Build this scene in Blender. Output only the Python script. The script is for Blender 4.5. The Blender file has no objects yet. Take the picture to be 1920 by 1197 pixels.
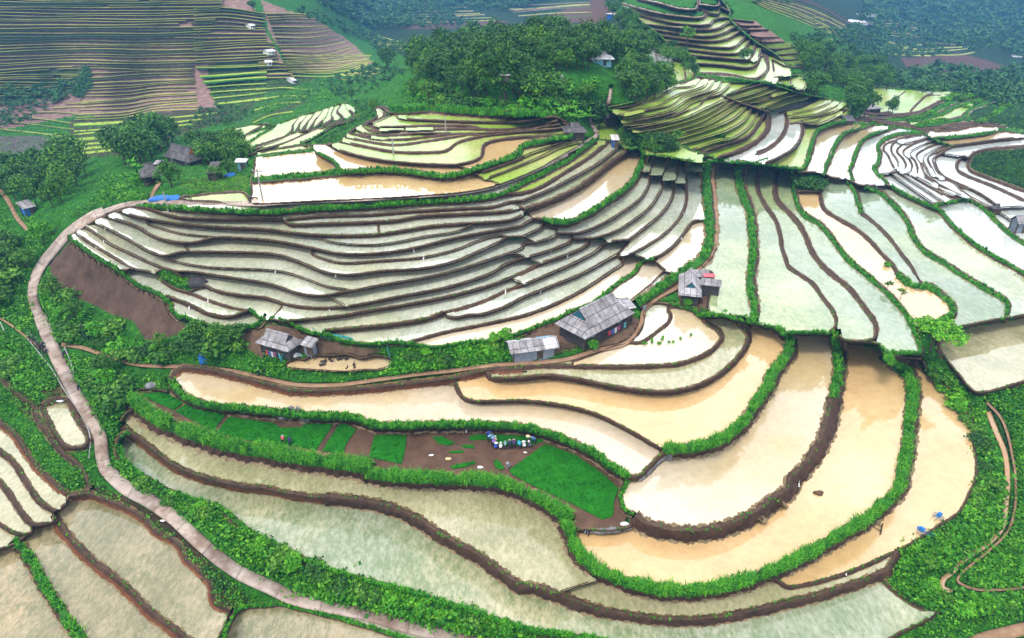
import bpy, bmesh, math, random
import numpy as np
from mathutils import Vector, Matrix
scene = bpy.context.scene
COL = scene.collection
R = math.radians
random.seed(7); RNG = np.random.default_rng(7)
# ---- camera: a drone 60 m above the seedbeds, looking 30 degrees down
cam_d = bpy.data.cameras.new("camera"); cam = bpy.data.objects.new("camera", cam_d); COL.objects.link(cam)
cam.location = (0, 0, 60); cam.rotation_euler = (R(60), 0, 0)
cam_d.sensor_width = 36.0; cam_d.lens = 36.0*1250/1920; cam_d.clip_end = 9000; cam_d.clip_start = 1.0
scene.camera = cam
# ---- bright overcast daylight
SUN_EL, SUN_ROT = R(60), R(215)
world = bpy.data.worlds.new("World"); scene.world = world; world.use_nodes = True
wn, wl = world.node_tree.nodes, world.node_tree.links
bg = wn["Background"]; bg.inputs[1].default_value = 0.115
sky = wn.new("ShaderNodeTexSky"); sky.sky_type = 'NISHITA'; sky.sun_disc = False
sky.sun_elevation = SUN_EL; sky.sun_rotation = SUN_ROT; sky.dust_density = 2.0; sky.air_density = 1.0
tc = wn.new("ShaderNodeTexCoord"); mp = wn.new("ShaderNodeMapping"); mp.inputs['Scale'].default_value = (1.0, 1.0, 2.2)
nz = wn.new("ShaderNodeTexNoise"); nz.inputs['Scale'].default_value = 2.6; nz.inputs['Detail'].default_value = 6; nz.inputs['Roughness'].default_value = .55
cr = wn.new("ShaderNodeValToRGB"); cr.color_ramp.elements[0].position = .36; cr.color_ramp.elements[0].color = (.35, .35, .35, 1)
cr.color_ramp.elements[1].position = .60; cr.color_ramp.elements[1].color = (1, 1, 1, 1)
mx = wn.new("ShaderNodeMix"); mx.data_type = 'RGBA'
# the overcast is brightest low over the valley ahead
sx = wn.new("ShaderNodeSeparateXYZ"); wl.new(tc.outputs['Generated'], sx.inputs[0])
er = wn.new("ShaderNodeValToRGB"); er.color_ramp.interpolation = 'EASE'
for _ in range(2): er.color_ramp.elements.new(.5)
for q, (ps, v) in zip(er.color_ramp.elements, ((.0, .25), (.20, 1), (.50, .9), (.74, 0))): q.position = ps; q.color = (v, v, v, 1)
yr = wn.new("ShaderNodeMapRange"); yr.inputs['From Min'].default_value = -.1; yr.inputs['From Max'].default_value = .55; wl.new(sx.outputs[1], yr.inputs[0]); wl.new(sx.outputs[2], er.inputs[0])
ml = wn.new("ShaderNodeMath"); ml.operation = 'MULTIPLY'; wl.new(er.outputs[0], ml.inputs[0]); wl.new(yr.outputs[0], ml.inputs[1])
cb = wn.new("ShaderNodeMix"); cb.data_type = 'RGBA'; cb.inputs['A'].default_value = (9.5, 9.6, 9.9, 1); cb.inputs['B'].default_value = (16.5, 16.8, 17.4, 1); wl.new(ml.outputs[0], cb.inputs['Factor'])
wl.new(cb.outputs['Result'], mx.inputs['B'])
wl.new(tc.outputs['Generated'], mp.inputs[0]); wl.new(mp.outputs[0], nz.inputs['Vector']); wl.new(nz.outputs['Fac'], cr.inputs[0])
wl.new(cr.outputs[0], mx.inputs['Factor']); wl.new(sky.outputs[0], mx.inputs['A']); wl.new(mx.outputs['Result'], bg.inputs[0])
sun_d = bpy.data.lights.new("sun", 'SUN'); sun = bpy.data.objects.new("sun", sun_d); COL.objects.link(sun)
sun_d.energy = 1.5; sun_d.angle = R(10); sun_d.color = (1, .95, .86)
sun.rotation_euler = (R(90)-SUN_EL, 0, R(-35)); sun.location = (0, 100, 300)
scene.view_settings.view_transform = 'Standard'; scene.view_settings.look = 'None'
scene.view_settings.exposure = 0.68; scene.view_settings.gamma = 1.0
scene.cycles.max_bounces = 5; scene.cycles.diffuse_bounces = 2; scene.cycles.glossy_bounces = 2; scene.cycles.volume_bounces = 0
scene.cycles.transparent_max_bounces = 4; scene.cycles.use_denoising = True
# ---- traced lines of the terraces: "kind thickness higher-side | tile u,v ..." (traced on enlarged views, turned into ground points below)
STROKES = """
e 12 R | I -190,330 0,440 100,560 230,660 270,760 360,890 440,990 560,1090 620,1197 M 640,120
e 12 R | I 310,660 430,612 480,620 560,760 640,900 610,952 480,958 420,900 350,770 310,690 310,660
e 15 R | I -160,680 0,790 100,870 180,990 270,1110 360,1197 M 360,30 410,110 480,160 560,165 650,140
e 13 R | I -160,900 0,990 90,1060 160,1160 M 160,30 210,110 290,220 390,290
b 8 U | M 390,290 440,265 500,190 520,165
e 13 R | M -180,-120 0,80 60,150 130,260 190,340 240,385
e 9 U | M 240,385 320,378 390,360 395,290
e 9 R | M -180,250 0,380 80,430 160,455 230,440 240,385
e 8 U | M -180,640 0,560 100,530 210,450
g 25 R | M 110,520 190,600 270,740 350,880 420,980 480,1080 560,1180 640,1300 760,1480
b 8 U | M 240,395 320,385 395,370
e 22 R | M 405,340 430,400 530,520 660,650 830,780 970,910 1090,1030 1230,1130 1330,1210 1450,1300 1600,1460
b 7 U | M 400,280 415,360
e 16 R | M 500,185 650,170 700,190 850,245 1030,340 1110,430 1250,505 1300,560 1340,640 1440,730 1515,820 1535,940 1650,1010
e 10 R | M 1650,1010 1620,1120 1585,1200 1560,1320 1540,1480
g 9 U | M 1540,1480 1640,1130 1720,1000 1918,965 N 0,965 180,960 350,1000 600,1060 900,1150 1050,1200 1300,1270 1700,1380 1780,1430
g 14 L | I 930,850 870,890 850,980 890,1060 990,1150 1090,1210 M 1000,40 1190,135 1390,215 1590,275 1680,345 1770,420 N 0,470 130,540 260,595 400,665 520,715 740,775 950,835 1200,905 1500,1000 1918,1135 O 0,1120 200,1160 600,1215 900,1290 1300,1380 
e 17 U | I 890,800 910,840 1000,905 1100,985 1200,1065 1340,1140 M 1480,55 1600,85 1750,115 1918,130 N 0,130 200,160 400,190 500,195
e 24 U | N 500,195 700,215 900,250 1020,290 1150,350 1300,450 1450,540 1600,620 1750,730 1918,840 O 0,770 150,840 300,890 450,950 650,1010
e 20 U | O 650,1010 900,1050 1150,1075 1400,1070 1650,1030 1918,970 P 0,1000 200,955 400,910 600,850 800,780 950,710 1000,620 1020,575
e 8 U | I 880,770 900,730 940,700 1000,660
G 38 U | I 940,620 1100,755 1300,850 1500,920 1700,975 1918,1010 J 0,1000 250,1045 500,1080 800,1122
G 30 U | N 800,35 1100,62 1400,75 1650,85 1850,130 1918,165 O 0,130 150,190 320,300 400,340
e 6 U | I 940,620 950,570 1010,545 1120,545 1200,560
g 20 U | I 1230,490 1310,590 1500,665 1750,690 1918,710 J 0,715 250,730 500,745 700,755 830,800 1000,815 1300,805 1700,810 1918,825 K 0,830 220,860 420,930 580,1010 720,1110 830,1180
e 14 U | K 830,1180 920,1170 1000,1100 1060,1040 1130,990
g 10 L | K 830,1180 O 785,150 780,210 815,280 870,310
e 15 U | I 1230,480 1290,400 1450,400 1650,440 1918,510 J 0,510 250,555 550,555 850,535 1100,505 1400,470 1640,415 1700,405 1918,395 K 0,395
e 8 U | J 1430,480 1450,540 1490,600 1550,625 1918,625 K 0,625 200,635 400,665 600,720 750,790 900,870 1000,930 1100,985
G 26 L | K 1100,990 1180,985 1330,975 1450,940 1560,885 1680,775 1780,620 1870,490 L 30,570 100,460 180,355 235,280 240,215
G 16 L | L 240,215 200,160 150,110
e 11 U | J 1650,420 1700,460 1918,462 K 0,455 250,447 450,470 700,520 950,557 1150,560 1350,512 1500,430 1620,320 1690,220 1700,150 1660,90 1620,50
e 10 U | K 0,388 250,372 450,375 700,380 1000,375 1200,358 1350,310 1450,250 1510,170 1490,120 1400,60 1350,0 G 1330,1130 1270,1105 1130,1082
e 7 R | K 430,375 440,345 600,280 750,230 850,200 930,100 950,0 G 950,1140 1000,1080 1050,1072 1130,1082
b 7 U | K 840,205 930,200 1050,120 1130,50 1140,0 G 1125,1130 1130,1085
g 9 U | G 1130,1080 1300,1120 1350,1165 1450,1165 1700,1178 1750,1190
g 8 U | K 1360,0 1500,15 1620,42 1700,62 1760,72 1850,92 L 0,82 110,95 180,150
g 26 L | L 565,150 585,250 595,380 580,500 560,600
e 30 L | L 560,600 530,750 490,880 420,1010 330,1130 260,1197 P 330,20 250,120 130,215 0,310 O 1918,195 1750,315 1550,405 1350,445 1150,440 950,390 870,335
g 10 U | L 180,140 370,135 540,140
e 9 U | L 540,140 600,190 700,200 850,215 900,250 920,300
G 28 L | L 930,300 1030,370 1100,450 1125,560 1115,700 1100,850 1085,1000 1055,1150 P 1070,10 1030,130 900,265 780,365 620,460 400,590 200,695 0,775 O 1918,715 1700,800 1450,860 1200,880 950,850 750,785 570,695 450,570 410,450 370,370
e 9 U | O 380,350 480,420 560,425 720,430 860,392 865,335
e 9 R | L 1180,335 1230,420 1350,520 1450,590 1520,680 1555,800 1565,950 1585,1080 1570,1197 P 1570,20 1535,150 1455,295 1305,395 1155,495 1020,570
e 6 U | L 930,310 980,312 1180,328
e 9 U | P 1020,570 900,622 750,690 620,740 450,792 300,825 220,832 150,795 90,770 0,780
b 5 U | O 345,865 480,820 625,778
e 8 L | P 880,760 960,840 1080,930 1200,990 1290,1000 1200,1080 1050,1150 900,1230 700,1300 400,1400
b 8 U | L 1270,75 1340,140
e 8 U | L 1340,140 1480,92 1700,47 1918,12 2200,-40
e 8 L | L 1340,140 1300,230 1350,320 1430,420 1560,560 1650,562 1918,488 2200,420
g 25 L | G 1410,60 1415,250 1430,450 1435,600 1390,740 1280,830 1130,930 1000,1020 910,1080 
g 19 L | G 1645,70 1635,180 1670,300 1715,400 1730,520 1740,680 1735,800 1720,900 1735,1020 1750,1120 1740,1197 K 1740,20 1700,55
b 4 U | G 1320,835 1440,850 1430,980 1410,1100 1450,1165
g 9 N | G 1400,55 1620,65 1780,75 1918,95 H 80,92 150,102 250,105 320,115
e 8 L | H 40,95 0,180 10,270 60,370 130,470 165,580 180,680 205,750 220,800 300,860 400,930 470,1030 540,1120 570,1197 L 565,30 565,90 520,130
e 10 L | H 150,110 130,200 140,320 230,420 300,500 350,590 390,690 460,790 560,880 660,960 740,1060 800,1140 840,1197 L 835,0 855,100 850,170 800,195 620,190 580,160
g 11 L | H 255,110 265,240 300,380 350,440 450,500 530,590 600,690 680,780 780,860 860,930 950,1010 1030,1100 1100,1197 L 1060,0 1120,90 1160,200 1180,275 1050,285 920,275 870,225
e 8 L | H 450,270 480,390 560,450 700,530 800,610 900,720 970,790 1010,860
g 14 L | H 1010,860 1100,930 1180,948 1240,950 1330,1010 1405,1090 1405,1160 L 1370,20 1280,78 1170,100
b 5 U | H 290,275 310,270 450,270
g 10 L | H 640,185 700,260 730,350 750,420 
e 7 L | H 750,420 850,500 950,600 1040,720 1110,810 1150,890 1190,940
g 11 L | H 770,230 870,265 940,320 1030,410 1090,500 1130,600 1200,690 1330,770 1470,860 1600,940 1720,1010 1795,1060 1808,1130 1770,1190 L 1760,35
g 10 L | H 960,235 1050,290 1200,360 1310,410 1400,510 1500,600 1620,690 1800,790 1918,860 2200,1020
e 6 U | H 300,132 470,138 520,165 640,185 720,220 770,230 930,225 960,235
g 9 L | H 1260,370 1340,350 1420,335 1500,320 1620,380 1680,440 1750,510 1830,580 1918,640 2200,800
b 4 U | H 1640,385 1740,420 1850,490 1918,520 2200,640
b 4 U | H 1700,395 1740,385 1918,375 2200,360
g 11 L | D 640,880 520,905 430,955 400,1030 380,1100 350,1197 H 325,50 300,135
g 10 L | D 840,890 740,925 620,975 560,1055 520,1150 490,1210 H 500,100 480,150
g 9 L | D 1000,915 880,955 770,1005 720,1080 680,1197 H 690,20 665,110 685,195
g 9 L | D 1180,965 1060,962 920,1005 870,1055 885,1110 860,1197 H 870,30 840,90 880,150 940,225
g 5 U | D 600,885 720,892 840,895 980,912 1100,930 1200,960 1280,1010 Z 1110,745
b 4 L | Z 820,600 650,640 480,680 370,720 340,780 390,850 430,940 460,990
b 4 L | Z 880,645 700,690 560,720 470,700 430,750 430,810 490,900 510,970 460,1020 410,1050
b 4 L | Z 560,715 490,800 560,890 590,970 510,1030 590,1060
b 4 L | Z 870,660 680,720 560,810 620,880 660,960 650,1030 590,1060
b 4 L | Z 900,690 750,750 630,830 690,910 720,990 710,1070 730,1100 590,1060
b 4 L | Z 970,710 820,770 710,850 750,920 780,1010 820,1080 940,1160 H 1310,270 1440,320
b 4 L | Z 1060,730 900,800 780,880 820,990 860,1060 960,1115
b 4 L | Z 1110,745 960,810 840,880 880,990 960,1110 1100,1135 H 1330,180 1480,270 1690,390
e 6 L | Z 1110,745 1000,825 905,890 920,960 960,1040 1050,1110 1200,1180 H 1450,205 1600,285 1730,375
b 4 L | H 960,140 1130,260 1280,362
b 4 L | H 1010,130 1200,250 1350,350
b 4 L | H 1080,140 1300,270 1415,338
b 4 L | H 1150,165 1350,270 1480,318
b 4 L | H 1200,160 1450,290 1670,390
b 4 U | H 885,140 970,135 1010,120
b 4 U | H 1560,350 1640,380 1730,385
e 6 L | H 1480,15 1440,60 1440,110 1500,150 1700,230 1918,330 2200,450
e 7 L | H 1545,-10 1520,100 1640,160 1800,220 1918,262 2200,360
g 9 U | D 1270,1000 1400,995 1650,965 1780,935 1918,960 2200,1000
e 8 U | D 1180,940 1400,930 1620,895 1780,920
e 7 U | Z 1110,745 1300,722 1600,682 1918,652 2300,620
e 7 U | Z 1220,865 1300,880 1350,830 1480,790 1700,765 1918,750 2300,720
b 3 U | Z 990,830 1220,862
e 6 U | D 740,865 1000,830 1150,810 1300,740 1380,695 1400,660
e 4 U | D 1100,800 1160,740 1220,690 1320,680
e 4 U | D 1000,705 1065,650
g 4 U | D 760,800 780,700 800,640 1050,640 1250,650 1410,660 1540,660
e 5 U | D 760,800 850,820 960,810
g 10 U | D 1080,870 1250,835 1340,810 1420,765 1500,740 1600,715 1700,690
g 10 U | D 1150,905 1360,875 1480,845 1520,790 1700,712
e 8 U | D 700,875 760,850 950,885 1090,900 1180,925 1250,920 1470,895 1600,880
e 8 L | D 205,815 215,880 180,980 90,1065 0,1105 C 1840,1130
e 7 L | D 320,890 325,960 270,1065 150,1140 60,1180
e 4 U | D 220,890 320,890 420,900 600,820 650,790
e 4 U | C 690,795 880,760 1050,710 1160,640 1300,620 1360,565
e 4 U | C 760,830 900,790 1040,770 1140,710 1200,680 1380,620 1420,568
e 4 U | C 790,842 1000,792 1150,760 1230,700 1400,650 1460,575
e 4 U | C 790,862 1000,830 1150,790 1260,720 1340,690 1480,640 1510,590
e 4 U | C 800,885 1000,855 1200,800 1300,735 1400,702 1510,660 1570,605
e 4 U | C 800,912 1050,875 1250,805 1350,762 1390,715 1500,685
e 4 U | C 830,935 1050,897 1250,845 1380,785 1510,722 1530,700
e 4 U | C 870,957 1100,915 1300,858 1400,815 1500,757 1560,722
e 4 U | C 940,980 1150,938 1350,878 1480,808 1600,740
e 4 U | C 1000,1003 1200,955 1400,897 1530,827 1640,755
e 4 U | C 1100,1023 1300,966 1450,917 1600,846 1690,765
e 4 U | C 1200,1037 1400,986 1550,937 1680,856 1730,775
e 4 U | C 1290,1080 1450,1026 1600,986 1720,895 1780,790
e 8 U | C 1350,1100 1550,1040 1700,985 1780,885 1830,805
e 10 U | C 1480,1145 1640,1087 1780,1005 1842,920 1840,810
g 4 N | C 690,790 760,830 800,900 950,985 1000,1003 1200,1040 1290,1080 1480,1145 1700,1180 1840,1140
g 5 N | C 690,780 850,745 980,690 1180,600 1290,570 1340,560 1560,592 1720,600 1540,690
e 6 U | C 1500,690 1650,750 1700,765 1840,808 D 0,800 90,800
e 4 U | C 1540,690 1700,640 1790,612 1830,605
e 4 U | C 1580,715 1720,675 1850,625 D 30,612
e 4 U | C 1620,735 1780,690 1918,640 D 90,620
e 4 U | C 1660,750 1840,710 D 0,690 120,655 190,640
e 3 U | D 0,745 130,690 250,655
e 3 U | D 0,790 100,750 200,700 310,680
e 3 U | D 90,800 150,770 250,735 340,715 390,695
e 3 U | D 150,815 300,780 420,730 460,705
e 3 U | D 215,830 350,800 480,760 545,725
e 3 U | D 215,850 430,820 540,770 600,735
e 3 U | D 260,885 450,835 580,790 645,745
e 3 U | D 320,890 440,865 470,830 650,790
g 4 U | C 1720,600 1830,605 D 30,612 190,640 310,680 460,705 545,725 645,745 660,800 600,880
e 6 U | C 900,0 1050,30 1200,70 1330,70 1345,35
e 6 U | C 790,32 1000,92 1200,125 1380,128 1400,85 1335,65
e 6 U | C 830,80 1050,147 1250,182 1430,177 1450,150 1540,130
e 6 U | C 960,180 1200,207 1350,220 1480,210 1560,165
e 6 U | C 1000,217 1200,247 1400,267 1500,250 1610,200
e 6 U | C 1060,260 1250,287 1450,302 1560,280 1650,225
e 6 U | C 1100,300 1300,327 1480,347 1600,340 1690,262
e 6 U | C 1160,350 1350,372 1550,392 1650,380 1720,290
e 6 U | C 1260,400 1450,417 1620,432 1710,430 1760,312
e 6 U | C 1330,462 1500,472 1700,492 1760,470 1790,355
e 6 U | C 1345,530 1560,540 1750,570 1840,500 1820,390
e 5 L | C 1345,-20 1345,40 1400,90 1490,100 1495,60 1560,85
b 5 U | C 1345,40 1490,45 1500,0
g 4 U | C 1440,-30 1500,0 1560,85 1560,130 1650,225 1760,312 1900,400 D 60,390 110,440 230,490 245,560
g 9 N | C 1330,540 1450,560 1600,575 1800,600 1918,612 D 0,592 120,610 250,632
g 4 R | C 760,-20 790,32 830,80 960,180 1060,260 1160,350 1260,400 1330,462 1345,530
e 4 L | D -20,440 60,400 75,500 20,560 -20,580
e 4 L | D 110,440 125,530 150,560 130,600
e 4 U | D 245,545 120,560
e 3 L | D 365,545 340,590 350,610
e 5 U | D 245,560 230,590 260,630 330,650 360,600
g 3 U | D 245,545 365,545 480,560 650,600
b 3 L | C 965,320 1040,360 1150,420 1310,510 1290,570 1180,605 1160,540 1040,500 990,450 965,320
b 3 L | C 1030,365 1040,440 1050,495
b 3 L | C 1150,425 1162,540
b 3 L | C 1240,470 1250,590
g 14 U | F -20,188 300,165 620,135 950,120 1150,140 1350,165 1500,140 1600,105 1750,60 1890,0 C 0,1112 80,1062 250,1022 430,990
g 9 L | B 390,1040 430,1092 560,1172 F 600,110 640,130
g 6 U | B -20,1128 200,1102 400,1082
e 5 L | E 1845,0 1820,140 1805,340
b 4 U | F 1570,140 1650,180 1750,212
e 7 U | B 510,1035 600,1085 800,1140 1000,1170 1300,1190 1480,1185 1620,1130 1640,1050 1700,1020 1918,990 C 0,985 200,985 420,968
e 6 U | B 610,1020 800,1060 1000,1095 1200,1100 1370,1085 1450,1030 1620,985 1918,952 C 0,960 300,935 440,915
e 5 U | B 640,985 800,1020 1000,1045 1200,1022 1400,992 1550,972 1620,985
e 5 U | B 670,955 850,1000 1060,1005 1250,985 1400,968 1650,962 1918,940 C 0,930 350,902
e 5 U | B 720,930 800,965 950,975 1150,965 1400,962
e 5 U | B 765,900 820,938 950,945 1150,940 1450,930 1655,935
e 6 U | B 785,882 850,912 1000,917 1300,907 1550,915 1655,935 1918,925 C 0,900 330,875
e 4 U | B 990,820 900,862 840,890 870,912
e 5 L | B 885,778 925,820 900,850 790,882
e 4 L | B 860,775 870,830 800,880 710,922 640,982 600,1022 515,1040
e 6 U | B 860,775 920,772 990,820 1030,850 1100,862 1300,872 1600,882 1918,882 C 0,866 310,850 380,880 440,925 425,990
b 3 U | F 1450,85 1530,105
e 4 U | C 0,1172 120,1110 300,1050 440,1002 520,1000
e 4 U | C 60,1190 200,1130 350,1060 480,1025
e 5 U | F 1630,130 1750,90 1918,30
e 5 U | F 1680,165 1800,120 1918,72 1960,55
b 3 L | B 320,830 270,890 250,950 200,990 0,1065 -60,1090
b 3 L | B 370,820 310,900 290,945
b 3 L | B 430,800 370,880 330,935
b 3 L | B 480,790 430,860 380,930
b 3 L | B 525,775 490,850 430,912
b 4 L | B 560,765 535,830 550,850 480,905
b 5 L | B 610,750 580,800 620,850 500,910
b 5 L | B 640,745 645,775 700,825 680,855 560,900 490,945
g 3 L | B -60,970 180,882 320,830 500,780 640,742 740,820 700,860 560,905 490,945 400,1000 320,1030 410,1040
b 3 U | B 0,1050 200,985 300,950 400,930 490,915
b 3 U | B 0,1085 200,1030 350,965 440,925
e 4 U | B -60,1110 200,1062 400,1035
g 12 U | E 980,372 1150,385 1400,402 1918,425 F 0,400 400,402 800,380 1200,350 1600,325 1790,285 1918,215 G 30,230 200,155 400,50 470,0 C 340,1185 600,1010
e 8 U | F 1790,290 1918,280 G 0,290 200,240 400,120 560,20 C 700,1015
e 9 U | E 980,375 1060,390 1150,422 1300,458 1500,468 1918,472 F 0,472 200,470 500,447 830,437 1100,415 1500,392 1700,380 1830,345 1918,335 G 0,340 100,325 250,265 400,190 600,80 710,0 C 775,1050
e 10 U | E 870,415 960,445 1100,475 1300,505 1600,530 1918,545 F 0,545 250,568 500,587 850,582 1000,562 1250,522 1500,502 1750,487 1850,470 1918,440
e 10 U | F 200,475 230,502 500,502 800,492 1000,480 1200,447 1500,432 1800,412 1918,390 G 0,410 100,402 
e 13 U | G 100,402 250,352 450,262 600,162 720,62 810,0 C 840,1075
b 3 U | F 1830,345 1918,385 G 80,390
b 4 U | F 885,490 880,530 890,575
e 5 U | F 480,580 470,602 560,632 800,652 1000,632 1200,592 1450,552 1550,510
e 9 U | E 770,450 900,490 1000,530 1100,590 1250,632 1400,637 1550,602 1700,605 1918,620 F 0,612 200,637 400,677 600,717 850,717 1100,685 1400,612 1600,572 1918,512 G 0,527 90,502 170,465 235,475
e 6 U | E 1050,468 1055,495 1150,530 1300,570 1550,597
b 5 L | E 1320,650 1355,700
e 8 U | E 680,490 760,530 880,590 1000,660 1100,710 1180,732 1300,707 1600,705 1918,715 F 0,710 200,735 350,790 500,850 650,870 900,842 1200,822 1400,780 1600,700 1750,632 1820,597 1918,592 G 0,592 100,580 200,532 235,490
e 7 U | F 410,680 400,710 500,757 620,782 900,767 1200,742 1450,682 1600,622 1750,587 1820,597
e 8 U | E 610,520 700,580 800,650 950,720 1100,790 1250,840 1400,850 1600,880 1918,930 F 0,915 150,950 300,1000 450,1020 600,1000 700,982 900,942 1200,892 1450,832 1700,752 1918,670 G 0,695 80,650 170,633 300,590 325,550 240,500
e 6 U | E 1185,740 1300,780 1500,812 1918,832 F 0,832 200,847 350,892 500,947 650,972 700,982
e 8 U | E 550,570 650,640 750,700 850,760 950,822 1100,855 1130,880 1250,965 1380,1005 1500,1052 1700,1112 1790,1125
b 5 U | E 1120,852 1200,825 1300,875 1400,905 1455,940 1370,990
e 9 U | E 1440,930 1550,980 1700,1012 1918,1037 F 0,1037 200,1077 350,1102 520,1107 700,1090 1000,1032 1400,952 1700,852 1800,790 1918,752 G 0,757 150,730 300,682 425,622 435,580
b 4 U | E 855,832 910,832 950,822
g 10 U | E 490,595 600,680 700,750 850,835 900,875 1000,950 1150,1015 1220,1080 1240,1135 1300,1185 I 1310,25 1450,72 1600,102 1750,100 1870,72 1900,10
e 11 U | E 1190,1020 1300,1060 1400,1102 1500,1150 1650,1172 1750,1142 1800,1120
g 8 U | E 1790,1125 1918,1195 F 100,1190 J 100,35 230,58 300,100 400,140 520,155
b 3 L | F 190,1090 150,1140 105,1185
b 4 L | F 510,1020 570,1050 640,1085
e 10 U | J 200,55 450,32 700,0 F 700,1150 800,1132 1100,1082 1400,1022 1700,940 1918,852 G 0,882 200,792 400,722 540,652 555,605
b 4 U | G 0,898 65,920
b 3 U | F 1850,895 1900,925
b 3 U | F 1830,715 1918,725 G 40,720 95,740
b 3 U | G 80,595 170,633
b 3 U | G 130,755 205,782
e 13 U | J 500,122 700,105 1000,75 1250,30 F 1350,1140
e 9 U | F 1350,1140 1500,1102 1650,1052 1800,982 1918,942 G 0,952 250,870 450,782 600,702 680,640 840,617
e 9 U | F 1360,1140 J 1370,10 1430,25 1550,5 F 1600,1157 1780,1102 1918,1032 G 0,1062 250,962 500,862 700,752 770,712 830,640 840,617
e 9 U | J 1080,208 1350,132 1600,82 1918,12 G 150,1140 300,1082 500,982 700,852 795,780 765,725
g 9 U | J 400,140 520,155 600,192 800,217 1000,208 1130,222 1250,242 1500,212 1750,182 1918,132 K 0,127 200,82 380,12 G 390,1150 600,1062 750,940 880,852 940,772 1020,755
g 15 U | C 930,1070 G 945,0 915,120 855,220 700,335 550,432 420,492 300,492 230,480
b 3 U | G 100,402 120,425 150,462 235,472
e 8 U | G 1030,0 990,130 990,200 930,312 800,412 650,502 500,562 430,572 330,572
e 8 U | G 1130,20 1100,100 1080,150 1080,232 1000,372 880,472 750,552 600,602 440,612
e 8 U | G 1200,40 1180,170 1165,200 1152,312 1080,422 950,532 840,617
e 8 U | G 1270,40 1245,110 1250,210 1255,332 1210,452 1100,572 980,652 870,712 770,738
e 9 U | G 1400,468 1300,490 1250,552 1180,642 1080,722 1000,757
b 4 U | G 920,125 990,125
b 4 U | G 985,150 1080,147
b 4 U | G 1080,187 1165,182
b 4 U | G 1165,205 1250,207
b 4 U | G 1255,125 1395,120
g 4 U | C 830,1075 930,1070 G 945,0 1040,8 1130,20 1280,48 1410,62
b 3 U | G 655,605 690,638
b 3 U | G 880,722 960,748
b 3 U | G 1015,758 1110,835
e 6 U | G 620,1055 700,1035 850,1052 900,1015 1000,935 1110,838 1150,850
b 3 U | J 200,55 100,35
b 4 U | E 480,600 550,555 610,505 680,475 770,435 870,400 980,370
b 3 U | B 515,1038 395,1042
b 4 U | J 215,365 240,340 300,320 340,330 400,300 560,300 650,292 760,320 850,300 940,310 985,330 960,370 890,395 760,400 640,412 450,402 300,392 230,385 215,365
b 4 R | H 530,168 482,205 466,262
b 4 U | E 1290,312 1400,296 1600,276 1760,280 1790,343 1500,336 1350,330 1290,312
g 3 L | A 1470,1015 1560,960 1700,918 1900,888 1990,905 1880,965 1750,1045 1560,1045 1470,1015
b 3 L | A 1690,925 1640,985 1610,1040
b 3 L | A 1900,895 1760,980 1720,1040
G 15 U | B 960,795 1050,805 1200,790 1500,812 1800,832 1918,838 C 100,832 240,842
o 3 U | # -44,700 -44,1260
o 3 U | # -200,1256 2120,1256
o 3 U | # 1991,120 1991,720
g 4 U | C 600,1010 700,1015 775,1045 840,1075 935,1068
o 3 U | # 452,250 462,292
r 7 U | F 40,356 400,337 800,320 1200,296 1500,270 1700,230 1918,150 G 0,190 200,95 400,-5 C 240,1185 400,1092 560,1010 610,970 590,920 560,870 570,840 620,800 690,740 705,690 708,640
r 9 U | E 750,412 870,370 1000,348 1200,345 1500,350 1918,355 F 40,356
r 18 R | E 300,1197 240,1050 240,940 290,810 400,670 500,560 640,460 750,412
r 26 R | M 780,0 900,110 1080,210 1250,330 1400,470 1535,590 1700,712 1880,800 N 110,830 250,900 500,960 800,1020 1100,1110 1400,1180 1700,1250 2000,1340 2150,1420
r 24 R | I 285,0 370,220 450,390 540,560 640,720 715,870 730,1000 760,1110 810,1160 M 790,10
p 7 U | I 440,215 600,240 800,310 1000,360 1300,375 1500,385 1750,420 1918,460 J 0,455 300,505 600,505 900,465 1200,425 1400,405 1650,370 1918,350 K 200,345 400,320 600,260 800,215 880,150 930,60 940,0 G 960,1110 1050,1030 1180,960 1330,830 1440,700 1470,560 1465,380 1440,180 1440,60
p 4 R | I 0,25 100,90 200,170 300,240 350,260
p 5 R | L 1650,630 1750,740 1800,860 1850,1100 P 1855,0 1855,250 1800,430 1650,580 1480,720 1440,780 1550,840 1800,845 1918,830 2100,810
p 7 U | E 1080,330 1110,260 1150,200
p 8 U | E -40,240 20,280 80,370 120,450 200,540
p 24 U | P 2150,1070 1918,1130 1750,1170 1600,1210 1500,1260
s 10 R | L 1660,700 1720,850 1780,1000 1800,1197 P 1805,20 1790,200 1760,400 1650,520 1500,620 1400,720 1340,770 1330,830 1400,870
"""

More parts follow.
